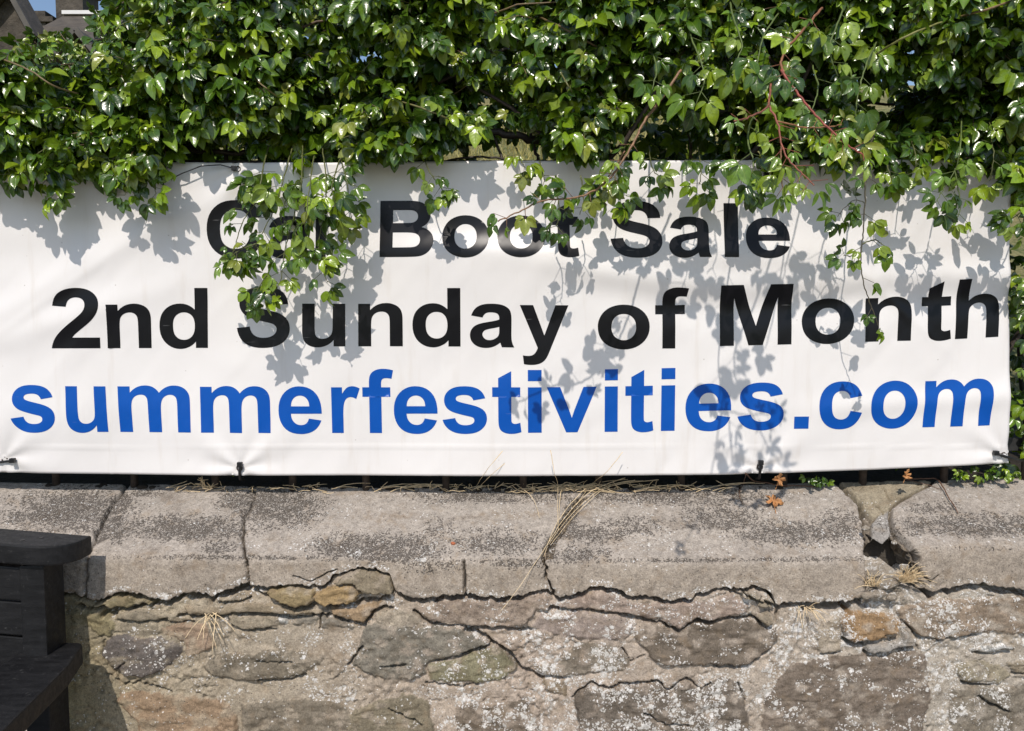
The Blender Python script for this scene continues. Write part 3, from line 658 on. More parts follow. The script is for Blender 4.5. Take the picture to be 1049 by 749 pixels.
# ------------------------------------------------------------------ banner
TOPV = [(-160, 160), (0, 164), (120, 166), (240, 167), (380, 165.5), (520, 165), (680, 165), (860, 163), (1040, 164), (1060, 164)]
BOTV = [(-160, 480), (0, 483.5), (120, 485.5), (246, 487), (400, 487.5), (600, 487.5), (740, 486), (800, 484.5), (900, 481.5), (1034, 475), (1060, 474)]
def bz(z, u, vv):
    pass
def bwave(u, v):
    """distance of the vinyl in front of its plane, metres; u,v in banner pixels"""
    h = .004*np.sin(u/97.+1)+.003*np.sin(u/41.+v/60.) + .006*(fbm(u/150, v/90+3, 3)-.5)*2
    # fold running under 'Sale', a broad bulge by 'Boot'
    l1 = v - (262 + 26*sst(430, 800, u) + 6*np.sin(u/90.)); h += .0075*np.exp(-(l1/13.)**2)*sst(480, 620, u) - .006*np.exp(-((l1-24)/16.)**2)*sst(520, 700, u)
    h += .026*np.exp(-((u-510)/125.)**2-((v-262)/np.where(v < 262, 21., 62.))**2) + .013*np.exp(-((u-800)/110.)**2-((v-262)/20.)**2)
    h += .007*np.exp(-(((u-130)*.5+(v-250)*.9)/16.)**2)*(u < 330) + .006*np.exp(-(((u-60)*.3+(v-330)*.95)/14.)**2)*np.exp(-((u-60)/120.)**2)
    h += .006*np.exp(-((v-418+.06*(u-850))/12.)**2)*sst(780, 900, u)
    for gx, gy in ((246, 480), (778, 479), (1030, 466), (5, 470), (243, 172), (1028, 170), (780, 170)):
        r = np.hypot(u-gx, (v-gy)); h += -.004*np.exp(-(r/22.)**2) + .0032*np.exp(-(r/70.)**2)*np.sin(np.arctan2(v-gy, u-gx)*7)
    h += .0022*(1-sst(0, 1.5, np.abs(u-112-.02*(v-300)))) + .0016*(1-sst(0, 1.5, np.abs(v-458)))*1.0   # fold line, hem
    h += -.0015*np.exp(-((u-452)/3.)**2) + .0018*(fbm((u+v*.8)/26, (v-u*.5)/120+4, 3)-.5)*2 + .0025*np.exp(-(((v-300)-.9*(u-905))/7.)**2)*np.exp(-((u-905)/60.)**2) + .002*np.exp(-(((v-300)+.7*(u-60))/6.)**2)*np.exp(-((u-60)/70.)**2)
    return h
BY = -.022
def banner_pt(u, v, off=0.0):
    x, y, z = P(u, v, BY); return np.stack([x, y - bwave(u, v) - off, z], -1)
bu = np.concatenate([np.arange(-150, 1037, 3.2), [1037.0]]); tt = np.linspace(0, 1, 132)
BU, BT = np.meshgrid(bu, tt)
tv_, bv_ = pl(BU, TOPV), pl(BU, BOTV); BVv = tv_ + (bv_-tv_)*BT; BUu = BU - 3*BT*(BU/1037.)
front = banner_pt(BUu, BVv).reshape(-1, 3); back = front + np.array([0, .0012, 0])
n = len(front); nr_, nc_ = BU.shape; gf = gridfaces(nr_, nc_)
bt = []
idx = np.arange(n).reshape(nr_, nc_)
ring = np.concatenate([idx[0, :], idx[1:, -1], idx[-1, -2::-1], idx[-2:0:-1, 0]])
side = np.stack([ring, np.roll(ring, -1), np.roll(ring, -1)+n, ring+n], -1)
ban = empty('banner', tuple(PV(500, 487, BY))); tag(ban, 'long white vinyl banner with black and blue lettering tied to the railing', 'banner')
mesh_obj('sheet', np.concatenate([front, back]), np.concatenate([gf[:, ::-1], gf+n, side]), M['vinyl'], ban)
# lettering: hand-digitised bold grotesque outlines; a number pair list, 'q' starts off/on pairs
G = {
'l': ["147,0 428,0 428,1466 147,1466"],
'i': ["147,0 428,0 428,1062 147,1062", "147,1206 428,1206 428,1466 147,1466"],
'.': ["147,0 428,0 428,281 147,281"],
'v': ["438,0 10,1062 305,1062 505,520 563,339 620,520 822,1062 1111,1062 689,0"],
'M': ["145,0 145,1466 588,1466 854,466 1117,1466 1561,1466 1561,0 1286,0 1286,1154 995,0 710,0 420,1154 420,0"],
'n': ["1114,0 833,0 833,542 q 833,714 815,764 797,815 756,843 716,871 659,871 586,871 528,831 470,791 448,725 427,659 427,481 / 427,0 146,0 146,1062 407,1062 407,906 q 546,1086 757,1086 850,1086 927,1052 1004,1019 1043,967 1083,915 1098,849 1114,783 1114,660 /"],
'h': ["1114,0 833,0 833,542 q 833,714 815,764 797,815 756,843 716,871 659,871 586,871 528,831 470,791 448,725 427,659 427,481 / 427,0 146,0 146,1466 427,1466 427,927 q 563,1086 752,1086 848,1086 926,1052 1004,1016 1043,965 1083,913 1098,847 1114,783 1114,640 /"],
'm': ["126,1062 385,1062 385,917 q 524,1086 716,1086 818,1086 893,1044 968,1002 1016,917 1086,1002 1167,1044 1248,1086 1340,1086 1457,1086 1538,1038 1619,991 1659,899 1688,831 1688,679 / 1688,0 1407,0 1407,607 q 1407,765 1378,811 1339,871 1258,871 1199,871 1147,835 1095,799 1072,729 1049,660 1049,510 / 1049,0 768,0 768,582 q 768,737 753,782 738,827 706,849 675,871 621,871 556,871 504,836 452,801 429,735 407,669 407,516 / 407,0 126,0"],
'u': ["847,0 847,159 q 789,74 694,25 600,-24 495,-24 388,-24 303,23 218,70 180,155 142,240 142,390 / 142,1062 423,1062 423,574 q 423,350 438,299 454,249 495,219 536,190 599,190 671,190 728,229 785,269 806,327 827,386 827,614 / 827,1062 1108,1062 1108,0"],
'o': ["82,546 q 82,686 151,817 220,948 346,1017 473,1086 629,1086 870,1086 1024,929 1178,773 1178,534 1178,293 1022,134 867,-24 631,-24 485,-24 352,42 220,108 151,235 82,363 82,546 /", "370,531 q 370,373 445,289 520,205 630,205 740,205 814,289 889,373 889,533 889,689 814,773 740,857 630,857 520,857 445,773 370,689 370,531 /"],
'e': ["762,338 1042,291 q 988,137 871,56 755,-24 580,-24 303,-24 170,157 65,302 65,523 65,787 203,936 341,1086 552,1086 789,1086 926,929 1063,773 1057,450 / 353,450 q 356,325 421,255 486,186 583,186 649,186 694,222 739,258 762,338 /", "778,622 q 775,744 715,807 655,871 569,871 477,871 417,804 357,737 358,622 /"],
'a': ["357,738 102,784 q 145,938 250,1012 355,1086 562,1086 750,1086 842,1041 934,997 971,928 1009,860 1009,677 / 1006,349 q 1006,209 1019,142 1033,76 1070,0 / 792,0 q 781,28 765,83 758,108 755,116 683,46 601,11 519,-24 426,-24 262,-24 167,65 73,154 73,290 73,380 116,450 159,521 236,558 314,596 460,624 657,661 733,693 / 733,721 q 733,802 693,836 653,871 542,871 467,871 425,841 383,812 357,738 /", "733,510 q 679,492 562,467 445,442 409,418 354,379 354,319 354,260 398,217 442,174 510,174 586,174 655,224 706,262 722,317 733,353 733,454 /"],
's': ["48,303 330,346 q 348,264 403,221 458,179 557,179 666,179 721,219 758,247 758,294 758,326 738,347 717,367 644,384 304,459 213,521 87,607 87,760 87,898 196,992 305,1086 534,1086 752,1086 858,1015 964,944 1004,805 / 739,756 q 722,818 674,851 627,884 539,884 428,884 380,853 348,831 348,796 348,766 376,745 414,717 638,666 863,615 952,541 1040,466 1040,332 1040,186 918,81 796,-24 557,-24 340,-24 213,64 87,152 48,303 /"],
'r': ["416,0 135,0 135,1062 396,1062 396,911 q 463,1018 516,1052 570,1086 638,1086 734,1086 823,1033 / 736,788 q 665,834 604,834 545,834 504,801 463,769 439,684 416,599 416,328 /"],
't': ["634,1062 634,838 442,838 442,410 q 442,280 447,258 453,237 472,223 492,209 520,209 559,209 633,236 / 657,18 q 559,-24 435,-24 359,-24 298,1 237,27 208,67 180,108 169,177 160,226 160,375 / 160,838 31,838 31,1062 160,1062 160,1273 442,1437 442,1062"],
'f': ["24,1062 180,1062 180,1142 q 180,1276 208,1342 237,1408 313,1449 390,1491 507,1491 627,1491 742,1455 / 704,1259 q 637,1275 575,1275 514,1275 487,1246 461,1218 461,1137 / 461,1062 671,1062 671,841 461,841 461,0 180,0 180,841 24,841"],
'd': ["1121,0 860,0 860,156 q 795,65 706,20 618,-24 528,-24 345,-24 214,123 84,271 84,535 84,805 211,945 338,1086 532,1086 710,1086 840,938 / 840,1466 1121,1466", "371,554 q 371,384 418,308 486,198 608,198 705,198 773,280 841,363 841,527 841,710 775,790 709,871 606,871 506,871 438,791 371,712 371,554 /"],
'c': ["1073,748 796,698 q 782,781 732,823 683,865 604,865 499,865 436,792 374,720 374,550 374,361 437,283 501,205 608,205 688,205 739,250 790,296 811,407 / 1087,360 q 1044,170 922,73 800,-24 595,-24 362,-24 223,123 85,270 85,530 85,793 224,939 363,1086 600,1086 794,1086 908,1002 1023,919 1073,748 /"],
'y': ["14,1062 313,1062 567,308 815,1062 1106,1062 731,40 664,-145 q 627,-238 593,-287 560,-336 516,-366 473,-397 409,-414 346,-431 266,-431 185,-431 107,-414 / 82,-194 q 148,-207 201,-207 299,-207 346,-149 393,-92 418,-3 /"],
'2': ["1036,261 1036,0 51,0 q 67,148 147,280 227,413 463,632 653,809 696,872 754,959 754,1044 754,1138 703,1188 653,1239 564,1239 476,1239 424,1186 372,1133 364,1010 / 84,1038 q 109,1270 241,1371 373,1472 571,1472 788,1472 912,1355 1036,1238 1036,1064 1036,965 1000,875 965,786 888,688 837,623 704,501 571,379 535,339 500,299 478,261 /"],
'C': ["1062,539 1349,448 q 1283,208 1129,91 976,-25 740,-25 448,-25 260,174 72,374 72,720 72,1086 261,1288 450,1491 758,1491 1027,1491 1195,1332 1295,1238 1345,1062 / 1052,992 q 1026,1106 943,1172 861,1238 743,1238 580,1238 478,1121 377,1004 377,742 377,464 477,346 577,228 737,228 855,228 940,303 1025,378 1062,539 /"],
'S': ["74,477 362,505 q 388,360 467,292 547,224 682,224 825,224 897,284 970,345 970,426 970,478 939,514 909,551 833,578 781,596 596,642 358,701 262,787 127,908 127,1082 127,1194 190,1291 254,1389 373,1440 493,1491 662,1491 938,1491 1077,1370 1217,1249 1224,1047 / 928,1034 q 909,1147 846,1196 784,1246 659,1246 530,1246 457,1193 410,1159 410,1102 410,1050 454,1013 510,966 726,915 942,864 1045,809 1149,755 1207,660 1266,566 1266,427 1266,301 1196,191 1126,81 998,27 870,-26 679,-26 401,-26 252,102 103,231 74,477 /"],
'B': ["150,0 150,1466 736,1466 q 910,1466 995,1451 1081,1437 1148,1391 1216,1345 1261,1268 1306,1192 1306,1097 1306,994 1250,908 1195,822 1100,779 1234,740 1306,646 1378,552 1378,425 1378,325 1331,230 1285,136 1204,79 1124,23 1006,10 932,2 649,0 /", "446,1222 446,883 640,883 q 813,883 855,888 931,897 974,940 1018,984 1018,1055 1018,1123 980,1165 943,1208 869,1217 825,1222 616,1222 /", "446,639 446,247 720,247 q 880,247 923,256 989,268 1030,314 1072,361 1072,439 1072,505 1040,551 1008,597 947,618 887,639 685,639 /"],
}
def outline(s):
    out = []; q = False; off = None
    for tok in s.split():
        if tok == 'q': q = True; off = None; continue
        if tok == '/': q = False; continue
        p = np.array([float(c) for c in tok.split(',')])
        if not q: out.append(p)
        elif off is None: off = p
        else:
            a = out[-1]
            for t in np.linspace(0, 1, 6)[1:]: out.append((1-t)**2*a + 2*t*(1-t)*off + t*t*p)
            off = None
    r = [out[0]]
    for p in out[1:]:
        if np.hypot(*(p-r[-1])) > 1.5: r.append(p)
    if np.hypot(*(r[0]-r[-1])) < 1.5: r.pop()
    return r
def lettering(name, items, base, H_, shear, mat, label):
    for ch, xl, xr in items:
        V_, F_, NR = [], [], []
        polys = [outline(s) for s in G[ch]]
        allp = np.concatenate([np.array(p) for p in polys]); g0, g1 = allp[:, 0].min(), allp[:, 0].max()
        cu = bpy.data.curves.new('tmp', 'CURVE'); cu.dimensions = '2D'; cu.fill_mode = 'FRONT'
        for p in polys:
            sp = cu.splines.new('POLY'); sp.points.add(len(p)-1); sp.use_cyclic_u = True
            for i, q in enumerate(p): sp.points[i].co = (q[0]/100, q[1]/100, 0, 1)
        ob = bpy.data.objects.new('tmp', cu); me = ob.to_mesh()
        bm = bmesh.new(); bm.from_mesh(me); ob.to_mesh_clear(); bpy.data.objects.remove(ob); bpy.data.curves.remove(cu)
        for ax, no in ((0, (1, 0, 0)), (1, (0, 1, 0))):
            for c_ in np.arange(-5.06 if ax == 0 else -4.71, 18.5, 1.0):
                co_ = (c_, 0, 0) if ax == 0 else (0, c_, 0)
                bmesh.ops.bisect_plane(bm, geom=bm.verts[:]+bm.edges[:]+bm.faces[:], plane_co=co_, plane_no=no)
        n0 = len(V_)
        for v in bm.verts:
            gx, gy = v.co.x*100, v.co.y*100
            u = xl + (gx-g0)/(g1-g0)*(xr-xl); hh = np.interp(u, *zip(*H_)); vv = np.interp(u, *zip(*base)) - gy/1466*hh
            u2 = u + np.interp(u, *zip(*shear))*(gy/1466)
            V_.append(banner_pt(u2, vv, .0007)); e_ = 1.5
            a_ = banner_pt(u2+e_, vv)-banner_pt(u2-e_, vv); b2 = banner_pt(u2, vv-e_)-banner_pt(u2, vv+e_); NR.append(np.cross(a_, b2)/np.linalg.norm(np.cross(a_, b2)))
        bm.verts.index_update()
        for f in bm.faces:
            ids = [v.index+n0 for v in f.verts]
            F_.append(ids)
        bm.free()
        o = mesh_obj(name, np.array(V_), F_, mat, ban, True); tag(o, label % {'.': 'full stop'}.get(ch, 'letter ' + ch))
        bm = bmesh.new(); bm.from_mesh(o.data)
        for f in bm.faces:
            f.normal_update()
            if f.normal.y > 0: f.normal_flip()
        bm.to_mesh(o.data); bm.free()
        if len(o.data.vertices) == len(NR): o.data.normals_split_custom_set_from_vertices([tuple(q) for q in NR])
        else: print('normals skipped', ch)
L1 = [('C',212,268),('a',274,317),('r',323,349),('B',389.5,444.4),('o',453.3,501),('o',509.5,558.4),('t',565.5,592.8),('S',625,677.8),('a',684.6,728),('l',741,755.7),('e',763.4,808.4)]
L2 = [('2',54,103.4),('n',110.8,155.2),('d',163.5,212.2),('S',242.3,297),('u',309.6,354),('n',367.3,412.7),('d',422.7,471.8),('a',481.5,526.8),('y',532.5,582),('o',612,665.3),('f',671,705),('M',737.4,810.4),('o',820.8,874.5),('n',886,933.6),('t',944,975.3),('h',979.6,1024)]
L3 = [('s',14,59.4),('u',71,112),('m',124,196),('m',206.5,277.5),('e',286,330),('r',340,369),('f',371.7,403.4),('e',403.6,448.4),('s',453.4,499),('t',504.5,534.2),('i',540.9,554.9),('v',560.2,611),('i',619.3,632.6),('t',640.3,669.3),('i',677,691),('e',701.7,748.4),('s',755,801.8),('.',812.8,827.5),('c',837.5,881.5),('o',890.5,938.6),('m',946,1015)]
lettering('letter', L1, [(200,264),(390,263.7),(560,263.2),(810,264)], [(200,58),(450,58),(750,55.5),(810,55.5)], [(0,0),(1049,0)], M['black_ink'], 'black %s of the top line')
lettering('letter', L2, [(54,356.8),(212,356.5),(290,355),(400,354.7),(470,355),(530,356),(640,357),(700,357),(740,354.5),(810,352.7),(850,351.3),(910,349.5),(960,348.5),(1000,346.5),(1026,345)], [(54,61.5),(212,61.5),(420,59.5),(640,60.5),(740,62),(1026,61)], [(54,-1.5),(212,0),(700,0),(860,2),(1026,4.5)], M['black_ink'], 'black %s of the middle line')
lettering('letter', L3, [(14,441.5),(150,442.5),(250,443.5),(400,444),(550,443.2),(650,442),(760,440),(820,439),(900,438.5),(950,438),(1018,436)], [(14,64),(400,65),(600,64),(1018,65.5)], [(14,-3.5),(120,-4.5),(280,-1.5),(600,0),(700,1),(900,4),(1018,5.5)], M['blue_ink'], 'blue %s of the bottom line')
for gx, gy in ((246, 479), (778, 478), (1030, 467), (6, 471), (243, 173), (1028, 169), (780, 170)):
    q = MB(); p = banner_pt(np.array(gx), np.array(gy), .0012); 
    q.tube([tuple(p + np.array([.008*math.cos(a), 0, .008*math.sin(a)])) for a in np.linspace(0, 2*math.pi, 17)], .0022, 6, cap=False); q.build('eyelet', M['steel'], ban, smooth=True)

# cable ties
def tie(pts, label, head=True, r=.0026):
    V_ = [banner_pt(np.array(float(u)), np.array(float(v)), o) for u, v, o in pts]
    q = MB(); q.tube([tuple(p) for p in V_], r, 6)
    root = empty('cable_tie', tuple(V_[0])); tag(root, label, 'cable tie', 'black cable ties holding the banner')
    q.build('strap', M['black_plastic'], root, smooth=True)
    if head:
        p = V_[0]; h = MB(); h.box(p[0]-.0075, p[0]+.0075, p[1]-.010, p[1]+.002, p[2]-.007, p[2]+.007); h.build('tie_head', M['black_plastic'], root, bevel=.002)
tie([(247,475,.006),(247,480,.008),(246,484,.008),(246,491,.0),(246,493,-.03)], 'short black cable tie at the lower edge below the first u', True, .0042)
tie([(778,473,.006),(778,478,.008),(778,484,.008),(778,490,.0),(778,492,-.03)], 'short black cable tie at the lower edge below the letters es', True, .0042)
tie([(17,470.5,.007),(8,472,.008),(-4,473.5,.006),(-12,474,-.02)], 'black cable tie at the lower left end of the banner', True, .0035)
tie([(1020,464,.007),(1029,467.5,.008),(1037,469.5,.006),(1048,473,-.02),(1056,474,-.03)], 'black cable tie sticking out of the lower right corner', True, .0042)
tie([(241,173,.007),(228,170,.018),(210,172,.024),(190,180,.022),(168,190,.012)], 'cable tie with a long thin tail at the top edge above the C', True, .0016)
tie([(1026,173,.008),(1027,168,.010),(1030,162,.006),(1030,160,-.03)], 'black cable tie at the upper right corner of the banner', True, .0035)
tie([(784,180,.007),(783,172,.010),(782,162,.006),(782,160,-.03)], 'black cable tie at the top edge above the word Sale', True, .0035)

# ------------------------------------------------------------------ bench
bench = empty('bench', (-1.18, -.36, float(ground_z(-1.18)))); tag(bench, 'black painted wooden bench with its back against the stone wall', 'bench')
SH = -.085; X0 = -1.115
def arcpts(cx, cy, r, a0, a1, n=8): return [(cx+r*math.cos(math.radians(a)), cy+r*math.sin(math.radians(a))) for a in np.linspace(a0, a1, n)]
# top rail: plan outline with a big rounded front corner
yb, yf = -.296, -.412
out = [(-3.0, yb), (-3.0, yf)] + arcpts(X0-.085, yf+.085, .085, -90, -5, 12) + [(X0, yb+.004), (X0-.004, yb)]
q = MB(); q.prism(out, lambda x, y: .858+SH*(x-X0), lambda x, y: .909+SH*(x-X0)); o = q.build('top_rail', M['paint'], bench, bevel=.005)
for sx, sy in ((-1.215, -.345), (-1.245, -.375)):
    q = MB(); z = .909+SH*(sx-X0); q.tube([(sx, sy, z-.002), (sx, sy, z+.0008)], .0055, 12); q.build('screw', M['black_plastic'], o)
gz = lambda x: float(ground_z(x))
for px_, nm in ((-1.18, 0), (-2.94, 1)):
    q = MB(); q.box(px_-.062, px_, -.398, -.312, gz(px_), .853+SH*(px_-.03-X0)); q.build('rear_leg', M['paint'], bench, bevel=.004)
    q = MB(); q.box(px_-.062, px_, -.86, -.79, gz(px_), .572+SH*(px_+1.18)); q.build('front_leg', M['paint'], bench, bevel=.004)
    # arm: flares a little outwards towards the sitter
    ax_ = px_ + .048; arm = [(ax_-.125, -.318), (ax_-.135, -.5), (ax_-.10, -.88)] + arcpts(ax_+.018, -.86, .06, -110, -10, 6) + [(ax_+.075, -.80), (ax_+.035, -.45)] + arcpts(ax_-.020, -.346, .028, 0, 90, 5)
    zz = .628 + SH*(px_+1.18)
    q = MB(); q.prism(arm, lambda x, y: zz-.052, lambda x, y: zz); q.build('armrest', M['paint'], bench, bevel=.005)
    q = MB(); q.box(px_-.055, px_-.008, -.79, -.40, zz-.30, zz-.23); q.build('side_rail', M['paint'], bench, bevel=.004)
for k_, (z0, z1) in enumerate(((.765, .851), (.672, .758), (.579, .665), (.486, .572))):
    q = MB(); V8 = MB(); V8.box(-2.88, -1.244, -.392+.004*k_, -.368, z0-SH*0, z1, SH, -1.20); V8.build('back_slat', M['paint'], bench, bevel=.003)
for k_ in range(4):
    y = -.43-.1*k_; V8 = MB(); V8.box(-2.93, -1.19, y-.09, y, .335, .36, SH, -1.2); V8.build('seat_slat', M['paint'], bench, bevel=.003)

# ------------------------------------------------------------------ foliage machinery
LEAF_T = np.array([0, .10, .25, .42, .60, .78, .91, 1.0])
def leaf_template():
    w_ = [0, .12, .225, .285, .285, .225, .125, 0]; v = []; uv = []
    for t in LEAF_T: v.append((0, t, 0)); uv.append((0, t, 0))
    for s in (-1, 1):
        for t, ww in list(zip(LEAF_T, w_))[1:7]: v.append((s*ww, t-.035, 0)); uv.append((s, t, 0))
    return np.array(v, float), np.array(uv, float), None
LT, LUV, LFf = leaf_template()
class Leaves:
    def __init__(s): s.p = []; s.d = []; s.n = []; s.L = []; s.c = []; s.w = []
    def add(s, p, d, n, L, c, w=1.0): s.p.append(p); s.d.append(d); s.n.append(n); s.L.append(L); s.c.append(c); s.w.append(w)
    def build(s, name, parent, label=None, kind=None):
        p = np.array(s.p, float); d = np.array(s.d, float); n_ = np.array(s.n, float); L = np.array(s.L); c = np.array(s.c); w_ = np.array(s.w); N = len(p)
        d /= np.linalg.norm(d, axis=1, keepdims=True)+1e-9
        n_ = n_ - (n_*d).sum(1, keepdims=True)*d; n_ /= np.linalg.norm(n_, axis=1, keepdims=True)+1e-9
        x = np.cross(d, n_)
        fold = rng.uniform(.25, .75, N); curl = rng.uniform(.08, .50, N); tw = rng.uniform(-.25, .25, N)
        T = np.repeat(LT[None], N, 0)
        sx_ = T[:, :, 0]*w_[:, None]; ty = T[:, :, 1]
        zz = np.abs(sx_)*fold[:, None]*1.1 - curl[:, None]*ty**2*.8 + sx_*tw[:, None]*ty*2 + .03*np.sin(ty*9+np.abs(sx_)*6+tw[:, None]*30)
        loc = sx_[..., None]*x[:, None] + ty[..., None]*d[:, None] + zz[..., None]*n_[:, None]
        V_ = p[:, None] + loc*L[:, None, None]
        base = (np.arange(N)*20)[:, None]
        tri = np.array([(0,1,8),(6,7,13),(0,14,1),(6,19,7)]); quad = np.array([(i,i+1,i+8,i+7) for i in range(1,6)]+[(i,i+13,i+14,i+1) for i in range(1,6)])
        # all triangles for one fast array
        qt = np.concatenate([tri, quad[:, [0,1,2]], quad[:, [0,2,3]]])
        Fs = (qt[None] + base[:, :, None]).reshape(-1, 3)
        att = {'tint': ('FLOAT_COLOR', np.repeat(np.concatenate([c, np.ones((N, 1))], 1)[:, None], 20, 1).reshape(-1, 4)), 'blade': ('FLOAT_VECTOR', np.repeat(LUV[None], N, 0).reshape(-1, 3))}
        o = mesh_obj(name, V_.reshape(-1, 3), Fs, M['leaf'], parent, True, att); tag(o, label, kind=kind); return o
SUNV = np.array(SUN)
def nrmz(a): a = np.asarray(a, float); return a/(np.linalg.norm(a)+1e-9)
GREENS = [np.array(c) for c in ((.048, .104, .007), (.023, .056, .007), (.086, .156, .008), (.150, .240, .010), (.050, .106, .007), (.200, .285, .013))]
NEW = [np.array(c) for c in ((.14, .23, .025), (.19, .27, .03), (.20, .23, .03), (.11, .20, .02))]
def leafcol(new=0.0, shade=1.0):
    c = random.choice(NEW) if random.random() < new else random.choice(GREENS)
    return c*random.uniform(.8, 1.25)
def compound(Lv, p, d, size=.052, new=0.05, face=None, droop=.35, n5=.6, wid=1.0):
    """one compound leaf: a terminal leaflet and one or two pairs"""
    d = nrmz(nrmz(d) + np.array([0, -.18, -.42])); fc = nrmz((face if face is not None else .60*SUNV + np.array([-.02, -.34, .10])) + rng.normal(0, .36, 3))
    side = nrmz(np.cross(d, fc)); fc = nrmz(np.cross(side, d))
    col = leafcol(new); pairs = 2 if random.random() < n5 else 1
    size = size*random.uniform(.75, 1.2); rl = size*random.uniform(.25, .5)
    tip = p + d*rl
    for k in range(pairs):
        for s in (-1, 1):
            a = math.radians(random.uniform(46, 62) if k == 0 else random.uniform(92, 118))
            dd = nrmz(d*math.cos(a) + s*side*math.sin(a) + rng.normal(0, .10, 3) + np.array([0, 0, -droop*.9]))
            Lv.add(tip + dd*size*.10, dd, fc + rng.normal(0, .22, 3), size*(random.uniform(.80, .98) if k == 0 else random.uniform(.55, .75)), col*random.uniform(.88, 1.14), wid)
    Lv.add(tip + d*size*.10, nrmz(d + np.array([0, 0, -droop*1.0]) + rng.normal(0, .1, 3)), fc + rng.normal(0, .18, 3), size*random.uniform(.95, 1.15), col, wid)
    return tip
def bark_tube(mb, cols, pts, r0, r1, col, n=5):
    N = len(pts); a = len(mb.v); mb.tube(pts, [r0+(r1-r0)*i/(N-1) for i in range(N)], n); cols += [tuple(col)+(1,)]*(len(mb.v)-a)
def smooth_path(pts, n=6, wob=.004):
    pts = [np.array(p, float) for p in pts]; out = []
    for i in range(len(pts)-1):
        p0 = pts[max(i-1, 0)]; p1 = pts[i]; p2 = pts[i+1]; p3 = pts[min(i+2, len(pts)-1)]
        for k in range(n):
            t = k/n; out.append(.5*((2*p1)+(-p0+p2)*t+(2*p0-5*p1+4*p2-p3)*t*t+(-p0+3*p1-3*p2+p3)*t**3) + rng.normal(0, wob*.25, 3))
    out.append(pts[-1]); return out

hedge = empty('climbing_hedge', (0, .45, .96)); tag(hedge, 'glossy green climbing hedge spilling over the railing and banner', 'hedge')
LOW = [(-700,185),(-200,195),(0,188),(18,190),(30,178),(60,176),(80,168),(92,160),(105,172),(160,176),(175,160),(205,155),(235,160),(250,170),(262,205),(300,225),(345,215),(368,195),(378,155),(400,150),(430,152),(440,156),(458,152),(470,140),(560,140),(575,152),(600,158),(640,158),(675,165),(700,158),(720,168),(760,165),(800,165),(850,160),(880,168),(905,178),(935,185),(960,178),(990,172),(1010,160),(1025,165),(1040,190),(1100,210),(1300,190),(1700,200)]
HIGH = [(-700,70),(-60,60),(0,54),(30,58),(55,66),(72,64),(86,54),(96,42),(106,26),(118,8),(132,-8),(160,-40),(240,-70),(900,-90),(1700,-80)]
Lf = Leaves(); Lb = Leaves(); tw_mb = MB(); tw_col = []
TWIG = [(.10, .07, .035), (.16, .11, .05), (.13, .14, .04), (.09, .055, .03)]
def dens(x, y, z): return .6*vn3(x*5.5+40, y*5.5+40, z*7+40) + .4*vn3(x*13+10, y*13+10, z*15+10)
def ok_front(p, slack=0):
    u, v = proj(p[0], p[1], p[2]); return (v < pl(u, LOW)+slack) and (v > pl(u, HIGH))
def frontY(x, z): return -.07 - .06*float(vn3(x*2.2+9, 4.2, z*2.6+9)) - .13*float(vn3(x*8+9, 2.2, z*9+9)-.5) - .05*math.sin(x*2.1+1) + .10*max(0, (z-2.25)) + .05*math.exp(-((x+.05)/.4)**2)
cnt = 0; tries = 0
GAPS = [(505, 151, 62, 17), (455, 158, 20, 10), (738, 128, 10, 14), (195, 160, 30, 10)]
def ingap(p):
    u, v = proj(p[0], p[1], p[2])
    return any(((u-a)/c)**2 + ((v-b)/d)**2 < 1 for a, b, c, d in GAPS)
while cnt < 3700 and tries < 40000:
    tries += 1
    x = random.uniform(-2.3, 2.3); z = random.uniform(1.80, 2.80); yf_ = frontY(x, z)
    depth = random.random()**2.0*.30; y = yf_ + .05 + depth
    p = np.array([x, y, z])
    if dens(*p) < .538 + .05*(depth < .06): continue
    if not ok_front(p, -6) or ingap(p): continue
    # a shoot: starts here, leans out and droops
    d = nrmz(np.array([random.uniform(-1, 1), random.uniform(-1.0, -.1), random.uniform(-.55, .75)]))
    ln = random.uniform(.06, .20); k = max(2, int(ln/.026)); q = p.copy(); path = [q.copy()]
    new = .5 if random.random() < .14 else .04
    sz = random.uniform(.036, .053) if random.random() < .85 else .028
    for i in range(k):
        d = nrmz(d + np.array([0, -.05, -.16]) + rng.normal(0, .16, 3)); q = q + d*ln/k; path.append(q.copy())
        if not ok_front(q, 4) or ingap(q): break
        sd_ = nrmz(np.cross(d, rng.normal(0, 1, 3))); compound(Lf, q, nrmz(.45*d + .9*sd_ + np.array([0, -.25, -.05])), sz*random.uniform(.8, 1.15), new)
    if ok_front(q, 0) and not ingap(q): compound(Lf, q, d, sz, new+.12)
    if len(path) > 2: bark_tube(tw_mb, tw_col, path, .0022, .0010, random.choice(TWIG), 4)
    cnt += 1
# inner and back mass, mostly in shade
cnt = 0
while cnt < 5600:
    x = random.uniform(-2.5, 2.5); z = random.uniform(1.0, 2.72); y = random.uniform(.06, .85)
    if cnt > 2700: z = random.uniform(2.0, 3.2); y = random.uniform(.55, 1.05); x *= 1.15
    u, v = proj(x, y, z)
    if v < pl(u, HIGH)+14: continue
    if any(((u-a)/(c*1.0))**2 + ((v-b)/d)**2 < 1 for a, b, c, d in GAPS[:3]): continue
    if v < 168 and y < .5 and dens(x, y, z) < .36: continue
    if z < 1.8 and y < .12: continue
    cnt += 1
    compound(Lb, np.array([x, y, z]), nrmz(rng.normal(0, 1, 3)+np.array([0, -.3, -.1])), random.uniform(.045, .065), .02)
